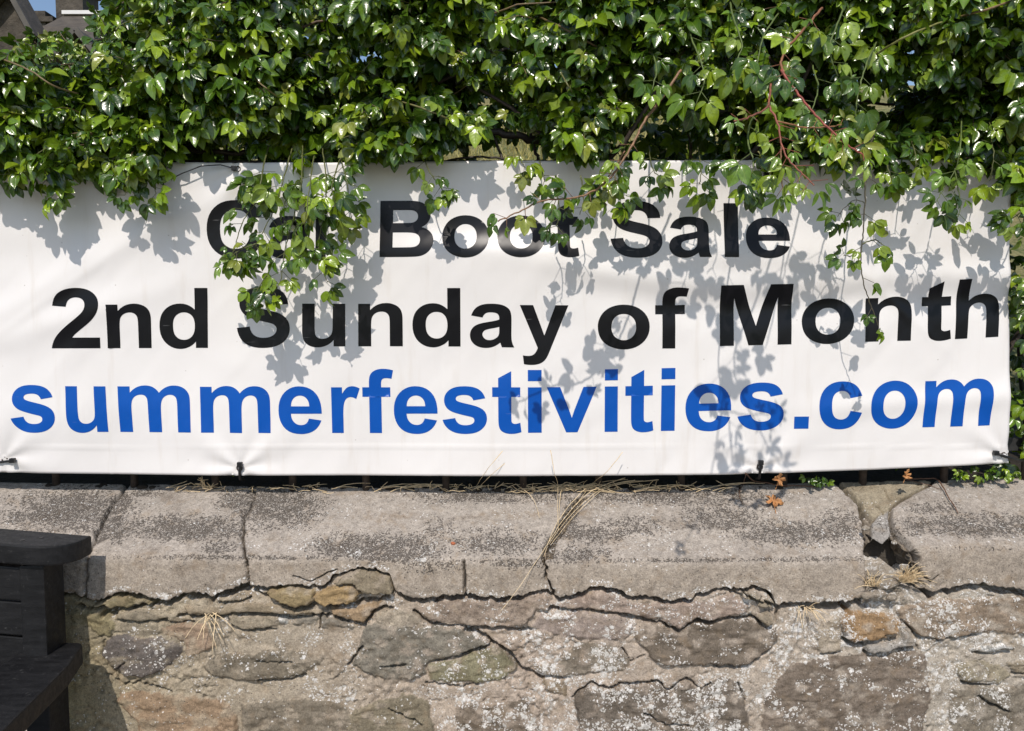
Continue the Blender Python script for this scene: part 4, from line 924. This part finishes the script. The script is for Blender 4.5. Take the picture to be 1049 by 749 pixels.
# top outline against the house and sky at the left: loose sprigs
for i in range(40):
    u = random.uniform(-60, 120); v = pl(u, HIGH) + random.uniform(-14, 8); y = random.uniform(-.15, .35)
    if (12 < u < 30 and v < 60) or (74 < u < 104 and v < 46): continue
    p = np.array(PV(u, v+18, y)); q = p.copy(); d = nrmz([random.uniform(-.7, .7), random.uniform(-.5, .2), 1]); path = [q.copy()]
    for k in range(3):
        q = q + d*.022; d = nrmz(d+rng.normal(0, .25, 3)); path.append(q.copy())
        compound(Lf, q, nrmz(d+rng.normal(0, .8, 3)), random.uniform(.022, .034), .25, n5=.3)
    bark_tube(tw_mb, tw_col, path, .0016, .0008, random.choice(TWIG), 4)
for i in range(26):
    u = random.uniform(18, 92); v = random.uniform(34, 70); y = random.uniform(-.10, .3)
    if u > 80 and v < 46: continue
    p = np.array(PV(u, v+12, y)); q = p.copy(); d = nrmz([random.uniform(-.8, .8), random.uniform(-.4, .2), .8]); path = [q.copy()]
    for k in range(3):
        q = q + d*.018; d = nrmz(d+rng.normal(0, .3, 3)); path.append(q.copy())
        compound(Lf, q, nrmz(d+rng.normal(0, .8, 3)), random.uniform(.020, .030), .35, n5=.2)
    bark_tube(tw_mb, tw_col, path, .0014, .0007, random.choice(TWIG), 4)
# woody framework
wood = MB(); wcol = []
def branch(pts, r0, r1, col=(.045, .034, .026)): bark_tube(wood, wcol, smooth_path(pts, 6, .012), r0, r1, col, 8)
for i, bx_ in enumerate(np.linspace(-2.3, 2.3, 17)):
    x = bx_ + random.uniform(-.1, .1); y = random.uniform(.2, .6)
    pts = [(x, y, .93), (x+random.uniform(-.1, .1), y+random.uniform(-.08, .08), 1.3), (x+random.uniform(-.2, .2), y-.1, 1.7), (x+random.uniform(-.3, .3), y-.25, 2.0), (x+random.uniform(-.45, .45), y-.35, 2.25)]
    branch(pts, random.uniform(.012, .022), .004)
for pts, r0, r1 in (([PV(395,150,.10),PV(440,139,.09),PV(490,135,.08),PV(530,139,.08),PV(560,147,.10),PV(590,150,.12)], .009, .013),
                    ([PV(420,172,.05),PV(470,163,.04),PV(515,163,.04),PV(560,170,.05)], .004, .003), ([PV(505,140,.09),PV(512,155,.08),PV(520,172,.06)], .005, .004),
                    ([PV(410,176,.06),PV(425,158,.07),PV(470,135,.08),PV(505,118,.10)], .008, .005), ([PV(550,168,.08),PV(548,148,.1),PV(540,120,.12)], .006, .004),
                    ([PV(180,152,.06),PV(215,156,.05),PV(250,156,.05),PV(290,150,.06)], .008, .006), ([PV(940,150,.1),PV(1000,146,.1),PV(1049,128,.1)], .009, .006),
                    ([PV(960,175,.0),PV(1000,150,.02),PV(1060,120,.05)], .004, .003)):
    branch([tuple(p) for p in pts], r0, r1)
for i in range(70):
    x = random.uniform(-2.4, 2.4); z = random.uniform(1.75, 2.6); y = random.uniform(-.02, .35); d = nrmz([random.uniform(-1, 1), random.uniform(-.4, .2), random.uniform(-.5, .7)])
    p = np.array([x, y, z]); q = p+d*random.uniform(.15, .4)
    if pl(proj(*q)[0], HIGH)+10 > proj(*q)[1] or ingap(p) or ingap(q) or not ok_front(q, -12): continue
    branch([p, (p+q)/2+rng.normal(0, .02, 3), q], random.uniform(.003, .006), .0015, random.choice(TWIG))
# named sprays that reach out over the banner
def spray(pts, Y, leaf_at, size, new=.06, stem=(.10, .11, .035), r=(.0022, .0010), label=None, spread=1.0, both=True, wid=1.0, droop=.4, n5=.6, face=None):
    if not hasattr(Y, '__len__'): Y = [Y]*len(pts)
    if Y[0] > -.25 and pts[0][1] <= 165: Y = [Y[0]+.16] + list(Y[1:])
    size *= 1.0; leaf_at = (leaf_at[0], max(3, int(round(leaf_at[1]*1.0))))
    path = smooth_path([tuple(PV(u, v, y)) for (u, v), y in zip(pts, Y)], 7, .003)
    mb = MB(); cc = []; bark_tube(mb, cc, path, r[0], r[1], stem, 6)
    L_ = Leaves(); N = len(path)
    for j in range(leaf_at[0], N, leaf_at[1]):
        q = path[j]; d = nrmz(path[min(j+1, N-1)]-path[max(j-1, 0)])
        s = 1 if (j//leaf_at[1]) % 2 else -1
        a = nrmz(np.cross(d, [0, -1, .2]))*s*spread
        for ss in ((1, -1) if both and random.random() < .45 else (1,)):
            dd = nrmz(.5*d + a*ss + np.array([0, random.uniform(-.5, .1), random.uniform(-.35, .1)]))
            q2 = q + dd*random.uniform(.006, .02)
            bark_tube(mb, cc, [q, q2, q2+dd*size*.6], .0009, .0007, stem, 4)
            compound(L_, q2, dd, size*random.uniform(.8, 1.15), new, droop=droop, n5=n5, wid=wid, face=face)
    compound(L_, path[-1], nrmz(path[-1]-path[-3]), size, new, droop=droop, wid=wid, n5=n5, face=face)
    o = mesh_obj('hanging_shoot', np.array(mb.v), mb.f, M['bark'], hedge, True, {'tint': ('FLOAT_COLOR', np.array(cc))}); tag(o, label)
    L_.build('shoot_leaf', o, kind='stuff')
RED = (.26, .055, .035); BR = (.22, .12, .06); GN = (.11, .15, .04)
# long single strand on the right
spray([(903,118),(891,150),(887,180),(886,210),(884,240),(882,262),(884,288),(892,312),(900,334)], [-.12,-.16,-.19,-.2,-.2,-.2,-.2,-.2,-.2], (14, 9), .034, .05, (.07,.06,.035), (.0026, .0012), 'thin stem hanging down over the letter n of Month', n5=.4)
spray([(886,208),(876,205),(866,212),(858,222)], -.2, (6, 6), .036, .0, (.05,.05,.03), (.0014, .0009), n5=.3)
spray([(883,258),(874,262),(864,262)], -.2, (6, 7), .030, .0, n5=.3)
spray([(883,250),(896,246),(906,252)], -.2, (6, 7), .034, .05, n5=.3)
# brown arching spray over 'Boot'
spray([(697,72),(680,98),(660,125),(650,145),(636,168),(622,185),(604,198),(580,204),(558,205),(535,215),(510,227)], [-.30,-.33,-.36,-.38,-.40,-.41,-.42,-.43,-.43,-.43,-.43], (22, 5), .034, .30, BR, (.0036, .0016), 'brown arching stem reaching left over the word Boot', n5=.4)
spray([(640,155),(625,178),(612,196)], -.38, (4, 5), .04, .1, BR)
# red stems with yellow green shoots
spray([(842,8),(822,32),(806,50),(800,64),(803,76)], [-.45,-.52,-.56,-.58,-.60], (4, 6), .038, .5, (.22,.09,.04), (.0030, .0026))
spray([(800,72),(816,94),(836,118),(856,138),(870,150),(884,158)], [-.60,-.62,-.64,-.66,-.67,-.68], (20, 5), .032, .9, RED, (.0029, .0014), 'crimson stem slanting down to the right', n5=.2, wid=.7)
spray([(790,82),(788,104),(784,112),(768,120),(752,124)], [-.60,-.70,-.80,-.92,-1.0], (20, 5), .022, .8, (.24,.08,.045), (.0026, .0012), n5=.2, wid=.7)
spray([(787,108),(796,124),(800,146),(808,164),(822,178),(834,190)], [-.6,-.62,-.64,-.66,-.68,-.70], (8, 4), .034, .95, (.24,.07,.04), (.0026, .0012), 'red stem ending in a yellow green tip', n5=.2, wid=.6)
spray([(796,124),(822,130),(846,130),(862,128)], -.61, (10, 5), .026, .9, (.24,.11,.04), (.0020, .0012), n5=.2, wid=.6)
spray([(800,150),(800,172),(802,192)], -.62, (6, 4), .036, .9, BR, (.0022, .0012), n5=.2, wid=.7)
# leafy bough standing out in front of the hedge right of centre; it throws the dapple that runs down the banner
for pts, Yb in (([(745,-10),(752,20),(760,48),(748,72)], -.42), ([(700,20),(712,48),(722,80),(712,108)], -.40), ([(870,-5),(858,25),(850,50),(858,78)], -.46), ([(905,30),(890,60),(880,92),(876,120)], -.38),
                ([(775,110),(766,140),(772,168),(768,184)], -.50), ([(830,60),(838,90),(832,112)], -.5), ([(660,40),(672,66),(668,92)], -.36), ([(800,10),(782,38),(776,66)], -.50)):
    spray(pts, [Yb+.26, Yb+.08] + [Yb]*(len(pts)-2), (5, 6), .044, .12, GN, (.0026, .0012))
# hanging mass left of centre
spray([(300,150),(290,185),(280,215),(268,240),(256,262)], -.17, (8, 4), .044, .05)
spray([(310,150),(308,190),(300,225),(292,255),(288,285),(280,300)], -.18, (6, 4), .042, .06, label='thick bunch of leaves hanging over the word Car')
spray([(330,150),(334,185),(332,220),(326,250),(330,272),(335,290)], -.17, (6, 4), .042, .08)
spray([(345,150),(354,180),(358,205),(360,228)], -.15, (5, 4), .042, .05)
spray([(275,150),(268,180),(264,205),(250,225),(240,255),(236,268)], -.17, (6, 4), .036, .1)
spray([(300,235),(318,262),(330,268),(342,262)], -.19, (5, 5), .034, .2, n5=.4)
spray([(262,250),(248,255),(238,262)], -.18, (4, 6), .028, .15, n5=.3)
spray([(280,270),(268,290),(258,306)], -.18, (4, 5), .030, .1, n5=.3)
spray([(322,160),(316,200),(312,235)], -.21, (4, 4), .044, .05)
spray([(350,160),(340,190),(346,215)], -.2, (4, 4), .042, .05)
# left
spray([(35,140),(42,165),(50,185),(56,198)], -.12, (5, 4), .048, .05)
spray([(10,140),(8,165),(10,180)], -.11, (5, 4), .044, .05)
spray([(118,140),(126,165),(132,185),(128,200)], -.11, (5, 4), .036, .15)
spray([(148,140),(152,165),(156,185),(160,198)], -.11, (5, 4), .040, .05)
spray([(170,150),(172,172)], -.10, (3, 4), .04, .05)
# middle small ones
spray([(432,150),(438,172),(450,190),(456,198)], -.14, (5, 5), .036, .3)
spray([(528,150),(534,165),(538,172)], -.14, (4, 4), .040, .1)
spray([(552,160),(556,178),(558,186)], -.14, (4, 4), .034, .0)
spray([(566,190),(572,205),(572,222),(570,232)], -.2, (5, 5), .032, .15, n5=.3)
spray([(595,180),(598,205),(594,220)], -.17, (5, 5), .032, .1, n5=.3)
spray([(640,150),(632,175),(630,195),(636,205)], -.15, (5, 4), .040, .0)
spray([(665,150),(668,172),(680,185)], -.16, (4, 4), .040, .05)
spray([(715,150),(718,175),(716,190)], -.16, (4, 4), .044, .0)
spray([(755,150),(752,172),(762,185),(770,192)], -.16, (5, 4), .044, .0)
# right
spray([(930,130),(938,160),(936,178)], -.15, (5, 4), .042, .1)
spray([(985,120),(984,150),(978,175),(966,195),(958,208)], -.19, (10, 4), .038, .4, GN, label='light green sprig hanging near the upper right corner')
spray([(978,172),(982,195),(984,212),(980,226)], -.19, (10, 7), .032, .3, GN, n5=.2)
spray([(905,150),(910,172),(914,186)], -.15, (4, 4), .040, .0)
spray([(1010,130),(1018,155),(1014,185)], -.14, (5, 4), .038, .05)
spray([(1070,170),(1056,205),(1040,222),(1026,226)], -.16, (5, 4), .036, .3, GN)
spray([(1075,200),(1060,225),(1048,238)], -.16, (5, 4), .036, .3, GN)
spray([(1080,260),(1062,285),(1050,300)], -.05, (4, 4), .040, .1)
for u, v in ((1046, 330), (1052, 380), (1044, 430), (1060, 350), (1056, 455), (1068, 410), (1044, 300)):
    spray([(u+30, v-45), (u+14, v-20), (u+2, v)], .03, (4, 4), .034, .25)
# thick green canes crossing the leaves
for pts, Y, r, c in (([(700,70),(722,60),(740,45)], -.2, .004, (.20,.24,.06)), ([(895,57),(920,42),(945,30),(980,18)], -.24, .0032, (.22,.22,.07)), ([(980,18),(1010,10),(1049,-4)], -.24, .0034, (.20,.13,.06)),
                     ([(395,100),(430,110),(455,120),(470,128)], -.18, .0026, (.15,.14,.05)), ([(553,18),(575,28),(600,42),(625,55)], -.16, .003, (.16,.11,.05)), ([(0,60),(30,72),(55,88),(80,96)], -.2, .0026, (.18,.13,.06)),
                     ([(570,65),(582,88),(590,100)], -.18, .0022, (.16,.16,.06)), ([(255,75),(272,90),(285,100)], -.18, .0024, (.16,.12,.05))):
    n_ = len(pts); path = smooth_path([tuple(PV(u, v, Y + (.10 if i in (0, n_-1) else .0))) for i, (u, v) in enumerate(pts)], 5, .002); bark_tube(tw_mb, tw_col, path, r, r*.8, c, 6)
Lf.build('foliage', hedge, kind='stuff'); Lb.build('inner_foliage', hedge, kind='stuff')
mesh_obj('twig', np.array(tw_mb.v), tw_mb.f, M['bark'], hedge, True, {'tint': ('FLOAT_COLOR', np.array(tw_col))})['kind'] = 'stuff'
mesh_obj('branch', np.array(wood.v), wood.f, M['bark'], hedge, True, {'tint': ('FLOAT_COLOR', np.array(wcol))})['kind'] = 'stuff'

# ------------------------------------------------------------------ dry grass, dead leaves, weeds
def copz(x, y):
    """height of the coping slope at world x, y"""
    i = np.interp(x, X, np.arange(len(X))); j = int(round(i)); col = CY[:, j]; zc = CZ[:, j]
    return float(np.interp(-y, -col[2:2+NS], zc[2:2+NS]))
def straw_obj(name, strands, label, cat, kind=None, r=.0013, mat='straw', group=None):
    mb = MB()
    for pts in strands:
        path = smooth_path(pts, 6, .0012); n_ = len(path); mb.tube(path, [r*(1-.55*i/n_) for i in range(n_)], 4)
    o = mb.build(name, M[mat], smooth=True); tag(o, label, cat, group, kind); return o
S_ = []
def cop(u, v, lift=.003):
    """point on the coping slope under pixel (u,v)"""
    zt_ = zof(0, pl(u, TV), YT); zn_ = zof(0, pl(u, NV), YN)
    lo, hi = YN, YT
    for _ in range(30):
        m_ = (lo+hi)/2; z = zn_ + (zt_-zn_)*(m_-YN)/(YT-YN); vv = proj(0, m_, z)[1]
        if vv > v: lo = m_
        else: hi = m_
    z = zn_ + (zt_-zn_)*(m_-YN)/(YT-YN); x, y, _ = P(u, v, m_); return np.array([float(x), m_-lift*.46, float(z)+lift*.88])
for i in range(190):
    u = random.choice([random.uniform(170, 330), random.uniform(330, 760), random.uniform(440, 720), random.uniform(500, 690)]); a = cop(u, random.uniform(498, 505), .002)
    ln = random.uniform(.02, .075); an = random.gauss(0, 1.0)
    q = a + np.array([ln*math.sin(an), random.uniform(-.03, .0), max(.003, ln*math.cos(an)*.42)]); S_.append([a, (a+q)/2+rng.normal(0, .003, 3)+np.array([0, -.002, .002]), q])
for i in range(40):
    u = random.uniform(330, 760); a = cop(u, random.uniform(499, 506), .004); ln = random.uniform(.04, .16); an = random.uniform(-.25, .25)
    q = a + np.array([ln, random.uniform(-.01, .01), .012+ln*an*.3]); S_.append([a, (a+q)/2 + np.array([0, -.004, .006]), q])
straw_obj('dry_grass', S_, 'dry straw lying along the foot of the banner on the coping', 'dry grass', 'stuff')
lg = []
for du in (0, 4):
    lg.append([cop(650+du*6, 494, .03), cop(622+du, 502, .016), cop(598+du, 517, .010), cop(578+du, 538, .010), cop(562+du*.6, 560, .008)])
lg += [[cop(640,492,.04), cop(606,508,.02), cop(580,532,.014), cop(556,568,.012), np.array(PV(530,604,-.285)), np.array(PV(513,626,-.30))],
       [cop(575,505,.015), cop(573,520,.012), cop(572,545,.008)], [np.array(PV(564,461,-.07)), np.array(PV(568,485,-.08)), cop(571,505,.03), cop(571,540,.008)],
       [np.array(PV(638,463,-.06)), np.array(PV(622,483,-.07)), cop(606,501,.02), cop(590,520,.01)], [np.array(PV(515,462,-.06)), np.array(PV(500,480,-.06)), cop(488,500,.01)],
       [cop(600,505,.02), cop(582,523,.015), cop(567,545,.01), cop(557,572,.006)], [np.array(PV(517,475,-.06)), np.array(PV(505,485,-.06)), cop(492,500,.01)], [cop(528,496,.02), cop(545,512,.01), cop(553,532,.004)]]
straw_obj('dry_grass', lg, 'bundle of long straw stalks trailing down the coping joint over the wall', 'dry grass', r=.0012)
def tuft(label, base, n_, ln, up, Yr=.02, col='straw', name='grass_tuft', r=.0010, fan=1.0, down=0):
    st = []
    for i in range(n_):
        a = np.array(base) + np.array([random.uniform(-.018, .018), random.uniform(-.01, .01), 0]); l = ln*random.uniform(.5, 1.1)
        d = nrmz([random.gauss(0, .5)*fan, -abs(random.gauss(.5, .3)), up+random.gauss(0, .3)])
        q = a + d*l; st.append([a, a+d*l*.55, q + np.array([0, 0, -.2*l])])
    straw_obj(name, st, label, 'grass tuft', r=r, mat=col, group='dried grass tufts growing in the wall')
tuft('dry grass tuft growing out of the dark hole in the coping', PV(928,596,-.25), 60, .085, 1.0)
tuft('withered brown tuft at the left edge of the hole', PV(893,600,-.262), 30, .06, 1.0)
tuft('small dead tuft rooted in the wall crack below the second slab', PV(214,629,-.262), 9, .085, -.55, r=.0014)
tuft('reddish dead tuft below the coping above the largest stone', PV(824,622,-.262), 14, .055, -.1, r=.0011)
tuft('upright pale straw stubs left of the first cable tie', cop(213,500,.0), 9, .055, 1.2, r=.0017, fan=.5)
def dead_leaf(p, size, ang, nlobe, label, tilt=(0, -.5, 1)):
    n_ = nrmz(tilt); a = nrmz(np.cross(n_, [0, 1, .3])); b = np.cross(n_, a)
    root = empty('dead_leaf', tuple(p)); tag(root, label, 'dead leaf', 'orange dead leaves on the coping')
    out = []; m = 60
    for i in range(m):
        t = 2*math.pi*i/m; rr = size*(.42+.40*abs(math.cos(nlobe*t/2+.4))**1.4*(1+.35*math.sin(3*t+1))+.12*math.sin(11*t)); out.append((t, rr))
    V_ = [np.array(p)+n_*.004]; F_ = []
    for k, s in enumerate((.5, 1.0)):
        for t, rr in out:
            c_ = rr*s; V_.append(np.array(p) + a*c_*math.cos(t+ang) + b*c_*math.sin(t+ang) + n_*(.004 + .006*math.sin(5*t)*s + .010*s*s*random.uniform(.3, 1)))
    for i in range(m):
        j = (i+1) % m; F_.append((0, 1+i, 1+j)); F_.append((1+i, 1+m+i, 1+m+j, 1+j))
    mb = MB(); mb.add(V_, F_); o = mb.build('blade', M['dead_leaf'], root, smooth=True)
    md = o.modifiers.new('thick', 'SOLIDIFY'); md.thickness = .0008
    s_ = MB(); s_.tube(smooth_path([p, np.array(p)+b*size*.7+n_*.004, np.array(p)+b*size*1.5+n_*.002], 4, 0), .001, 5); s_.build('stalk', M['dead_leaf'], root, smooth=True)
dead_leaf(cop(791,516,.004), .030, .6, 5, 'curled orange dead leaf lying alone on the coping slope', (.1, -.55, .8))
dead_leaf(PV(797,491,-.05), .022, 2.0, 4, 'small orange dead leaf standing under the banner edge', (.2, -1, .2))
dead_leaf(PV(927,487,-.04), .018, 1.1, 3, 'tiny rust coloured leaf caught under the banner at the broken joint', (.4, -1, .3))
def twig_thing(pts, label, r=.0018, col=(.12, .06, .035)):
    path = smooth_path(pts, 7, .0015); mb = MB(); cc = []; bark_tube(mb, cc, path, r, r*.6, col, 6)
    o = mesh_obj('dry_twig', np.array(mb.v), mb.f, M['bark'], None, True, {'tint': ('FLOAT_COLOR', np.array(cc))}); tag(o, label, 'twig', 'dry twigs on the coping')
twig_thing([cop(925,491,.006), cop(945,493,.01), cop(958,494,.012), cop(966,503,.010), cop(971,512,.008), cop(977,520,.006), cop(981,527,.004)], 'crooked brown twig trailing over the right coping slab', .0022)
twig_thing([cop(928,492,.004), cop(948,497,.004), cop(966,503,.004)], 'thin forked twig beside the broken joint', .0013)
twig_thing([np.array(PV(764,485,-.04)), cop(772,492,.014), cop(785,497,.010), cop(797,500,.010), cop(815,499,.006), cop(834,500,.005)], 'dark twig lying near the orange dead leaf', .0024)
twig_thing([np.array(PV(764,486,-.04)), cop(761,498,.010), cop(757,506,.004), cop(760,516,.003), cop(766,517,.003)], 'thin rootlet dangling left of the orange leaf', .0012)
for u, v, lb in ((840, 492, 'small green weed under the banner left of the broken joint'), (1012, 484, 'low green weed under the lower right corner')):
    root = empty('weed', tuple(PV(u, v+4, .02))); tag(root, lb, 'weed', 'green weeds behind the coping')
    L_ = Leaves()
    for i in range(12 if u < 900 else 26):
        p = np.array(PV(u + random.uniform(-14, 16)*(1 if u < 900 else 2.4), v+random.uniform(-5, 4), random.uniform(-.02, .03))); compound(L_, p, nrmz(rng.normal(0, 1, 3)+np.array([0, -.6, .2])), .018, .3, n5=.2)
    L_.build('leaf', root, kind='stuff')
# litter and soil lying behind the coping edge
mb = MB()
for i in range(60):
    u = random.uniform(-100, 1100); p = cop(u, random.uniform(497.5, 499), .0) if u < 1049 else np.array(PV(u, 492, .03)); rock((p[0], .035+random.uniform(0, .02), p[2]-.002), np.array([1, .7, .5])*random.uniform(.006, .016), i*1.7, mb)
o = mb.build('soil_crumb', M['soil'], smooth=True); tag(o, 'crumbs of soil along the back of the coping', 'soil', kind='stuff')

# ------------------------------------------------------------------ houses up the hill at the left
def hp(u, v, Y): return np.array([float(q) for q in P(u, v, Y)])
HY = 26.0
def gable_house(name, u0, u1, v_eave, u_ap, v_ap, Y, depth, label, base=3.5):
    root = empty(name, (float(P(u_ap, 0, Y)[0]), Y, base)); tag(root, label, 'house')
    a = hp(u0, v_eave, Y); b = hp(u1, v_eave, Y); c = hp(u_ap, v_ap, Y)
    mb = MB(); fr = [(a[0], Y, base), (b[0], Y, base), tuple(b), tuple(c), tuple(a)]; bk = [(x, y+depth, z) for x, y, z in fr]
    mb.add(fr+bk, [(0,1,2,3,4), (9,8,7,6,5), (0,5,6,1), (1,6,7,2), (4,9,5,0)]); mb.build('wall', M['housestone'], root)
    for e, nm in ((a, -1), (b, 1)):
        d = e - c; L_ = np.linalg.norm(d); d = d/L_; n_ = np.array([-d[2], 0, d[0]]); n_ = n_ if n_[2] > 0 else -n_
        p0 = c + n_*.03; p1 = c + d*(L_+.5) + n_*.03; q = MB()
        V_ = [p0, p1, p1+n_*.07, p0+n_*.07]; V_ = [v_+np.array([0, -.35, 0]) for v_ in V_] + [v_+np.array([0, depth+.3, 0]) for v_ in V_]
        q.add(V_, [(0,1,2,3), (7,6,5,4), (0,4,5,1), (1,5,6,2), (2,6,7,3), (3,7,4,0)]); q.build('roof', M['slate'], root)
        q = MB(); V_ = [p0-n_*.07, p1-n_*.07, p1+n_*.10, p0+n_*.10]; V_ = [v_+np.array([0, -.43, 0]) for v_ in V_] + [v_+np.array([0, -.352, 0]) for v_ in V_]
        q.add(V_, [(0,1,2,3), (7,6,5,4), (0,4,5,1), (1,5,6,2), (2,6,7,3), (3,7,4,0)]); q.build('bargeboard', M['bargeboard'], root)
    return root
M['bargeboard'] = simple('weathered_board', (.085, .078, .068), .7, .2, 3, .2, .01)
r1 = gable_house('gabled_house', -16, 32, 27, 13, -8, HY-2, .35, 'dark stone house with a steep gable at the far left')
# second house: ridge parallel to the view, square chimney
r2 = empty('stone_house', (float(P(60, 0, HY)[0]), HY, 3.5)); tag(r2, 'stone house with slate roof and tall square chimney behind the hedge', 'house')
e0 = hp(18, 44, HY); e1 = hp(95, 44, HY); k0 = hp(18, 20, HY+3)[2]
q = MB(); q.box(e0[0], e1[0], HY+.25, HY+6, 3.5, e0[2]); q.build('wall', M['housestone'], r2)
q = MB(); q.add([(e0[0], HY-.1, e0[2]-.1), (e1[0], HY-.1, e0[2]-.1), (e1[0], HY+3, k0), (e0[0], HY+3, k0), (e0[0], HY-.1, e0[2]+.05), (e1[0], HY-.1, e0[2]+.05), (e1[0], HY+3, k0+.15), (e0[0], HY+3, k0+.15), (e0[0], HY+6.2, e0[2]), (e1[0], HY+6.2, e0[2])],
                [(4,5,6,7), (0,1,5,4), (7,6,9,8), (0,4,7,3), (1,2,6,5), (0,3,2,1)]); q.build('roof', M['slate'], r2)
q = MB(); q.box(e0[0], e1[0]-1.0, HY+2.85, HY+3.15, k0+.16, k0+.30); q.build('ridge', M['white_trim'], r2)
c0 = hp(54, 5, HY+3.2); c1 = hp(82, 5, HY+3.2); ct = hp(54, -14, HY+3.2)
q = MB(); q.box(c0[0], c1[0], HY+3.4, HY+4.6, k0-1.5, ct[2]); ch = q.build('chimney', M['housestone'], r2)
q = MB(); q.box(c0[0]-.08, c1[0]+.08, HY+3.32, HY+4.68, ct[2]+.003, ct[2]+.25); q.build('chimney_cap', M['housestone'], ch)
c2 = hp(27, 9, HY+3.2); c3 = hp(43, 9, HY+3.2); q = MB(); q.box(c2[0], c3[0], HY+3.4, HY+4.2, k0-.5, c2[2]); q.box(c2[0]-.1, c3[0]+.35, HY+3.3, HY+4.3, c2[2]-.45, c2[2]-.25); q.build('chimney', M['housestone'], r2)
# projecting porch gable with red wall
g0 = hp(43, 48, HY-1.5); g1 = hp(66, 30, HY-1.5)
q = MB(); w0 = hp(49, 50, HY-1.4); w1 = hp(57, 62, HY-1.4); q.box(w0[0], w1[0], HY-1.4, HY+.2, w1[2]-2, w0[2]); q.build('bay_wall', M['redbrick'], r2)
for u in (44.5, 58.5):
    p = hp(u, 49, HY-1.7); q = MB(); q.box(p[0]-.05, p[0]+.05, HY-1.75, HY-1.5, p[2]-.12, p[2]+.1); q.build('rafter_end', M['white_trim'], r2)
q = MB(); a = hp(28, 44, HY-1.8); b = hp(59, 44, HY-1.8); c = hp(68, 27, HY-1.0); d = hp(34, 27, HY-1.0)
q.add([tuple(a), tuple(b), tuple(c), tuple(d)] + [tuple(p+np.array([0, .02, -.12])) for p in (a, b, c, d)], [(0,1,2,3), (7,6,5,4), (0,4,5,1), (1,5,6,2), (2,6,7,3), (3,7,4,0)]); q.build('porch_roof', M['slate'], r2)
q = MB(); a = hp(46, 52, HY-1.6); b = hp(50, 60, HY-1.6); q.box(a[0], b[0], HY-1.62, HY-1.45, b[2], a[2]); q.build('window_frame', M['white_trim'], r2)
q = MB(); a = hp(28, 50, HY-.2); b = hp(44, 64, HY-.2); q.box(a[0], b[0], HY-.2, HY+.26, b[2], a[2]); q.build('window', M['glass'], r2)
r3 = gable_house('small_house', 66, 104, 60, 84, 36, HY-4, 6, 'small dark gabled roof peeking above the hedge beside the chimney')
print('leaves', len(Lf.p), len(Lb.p))
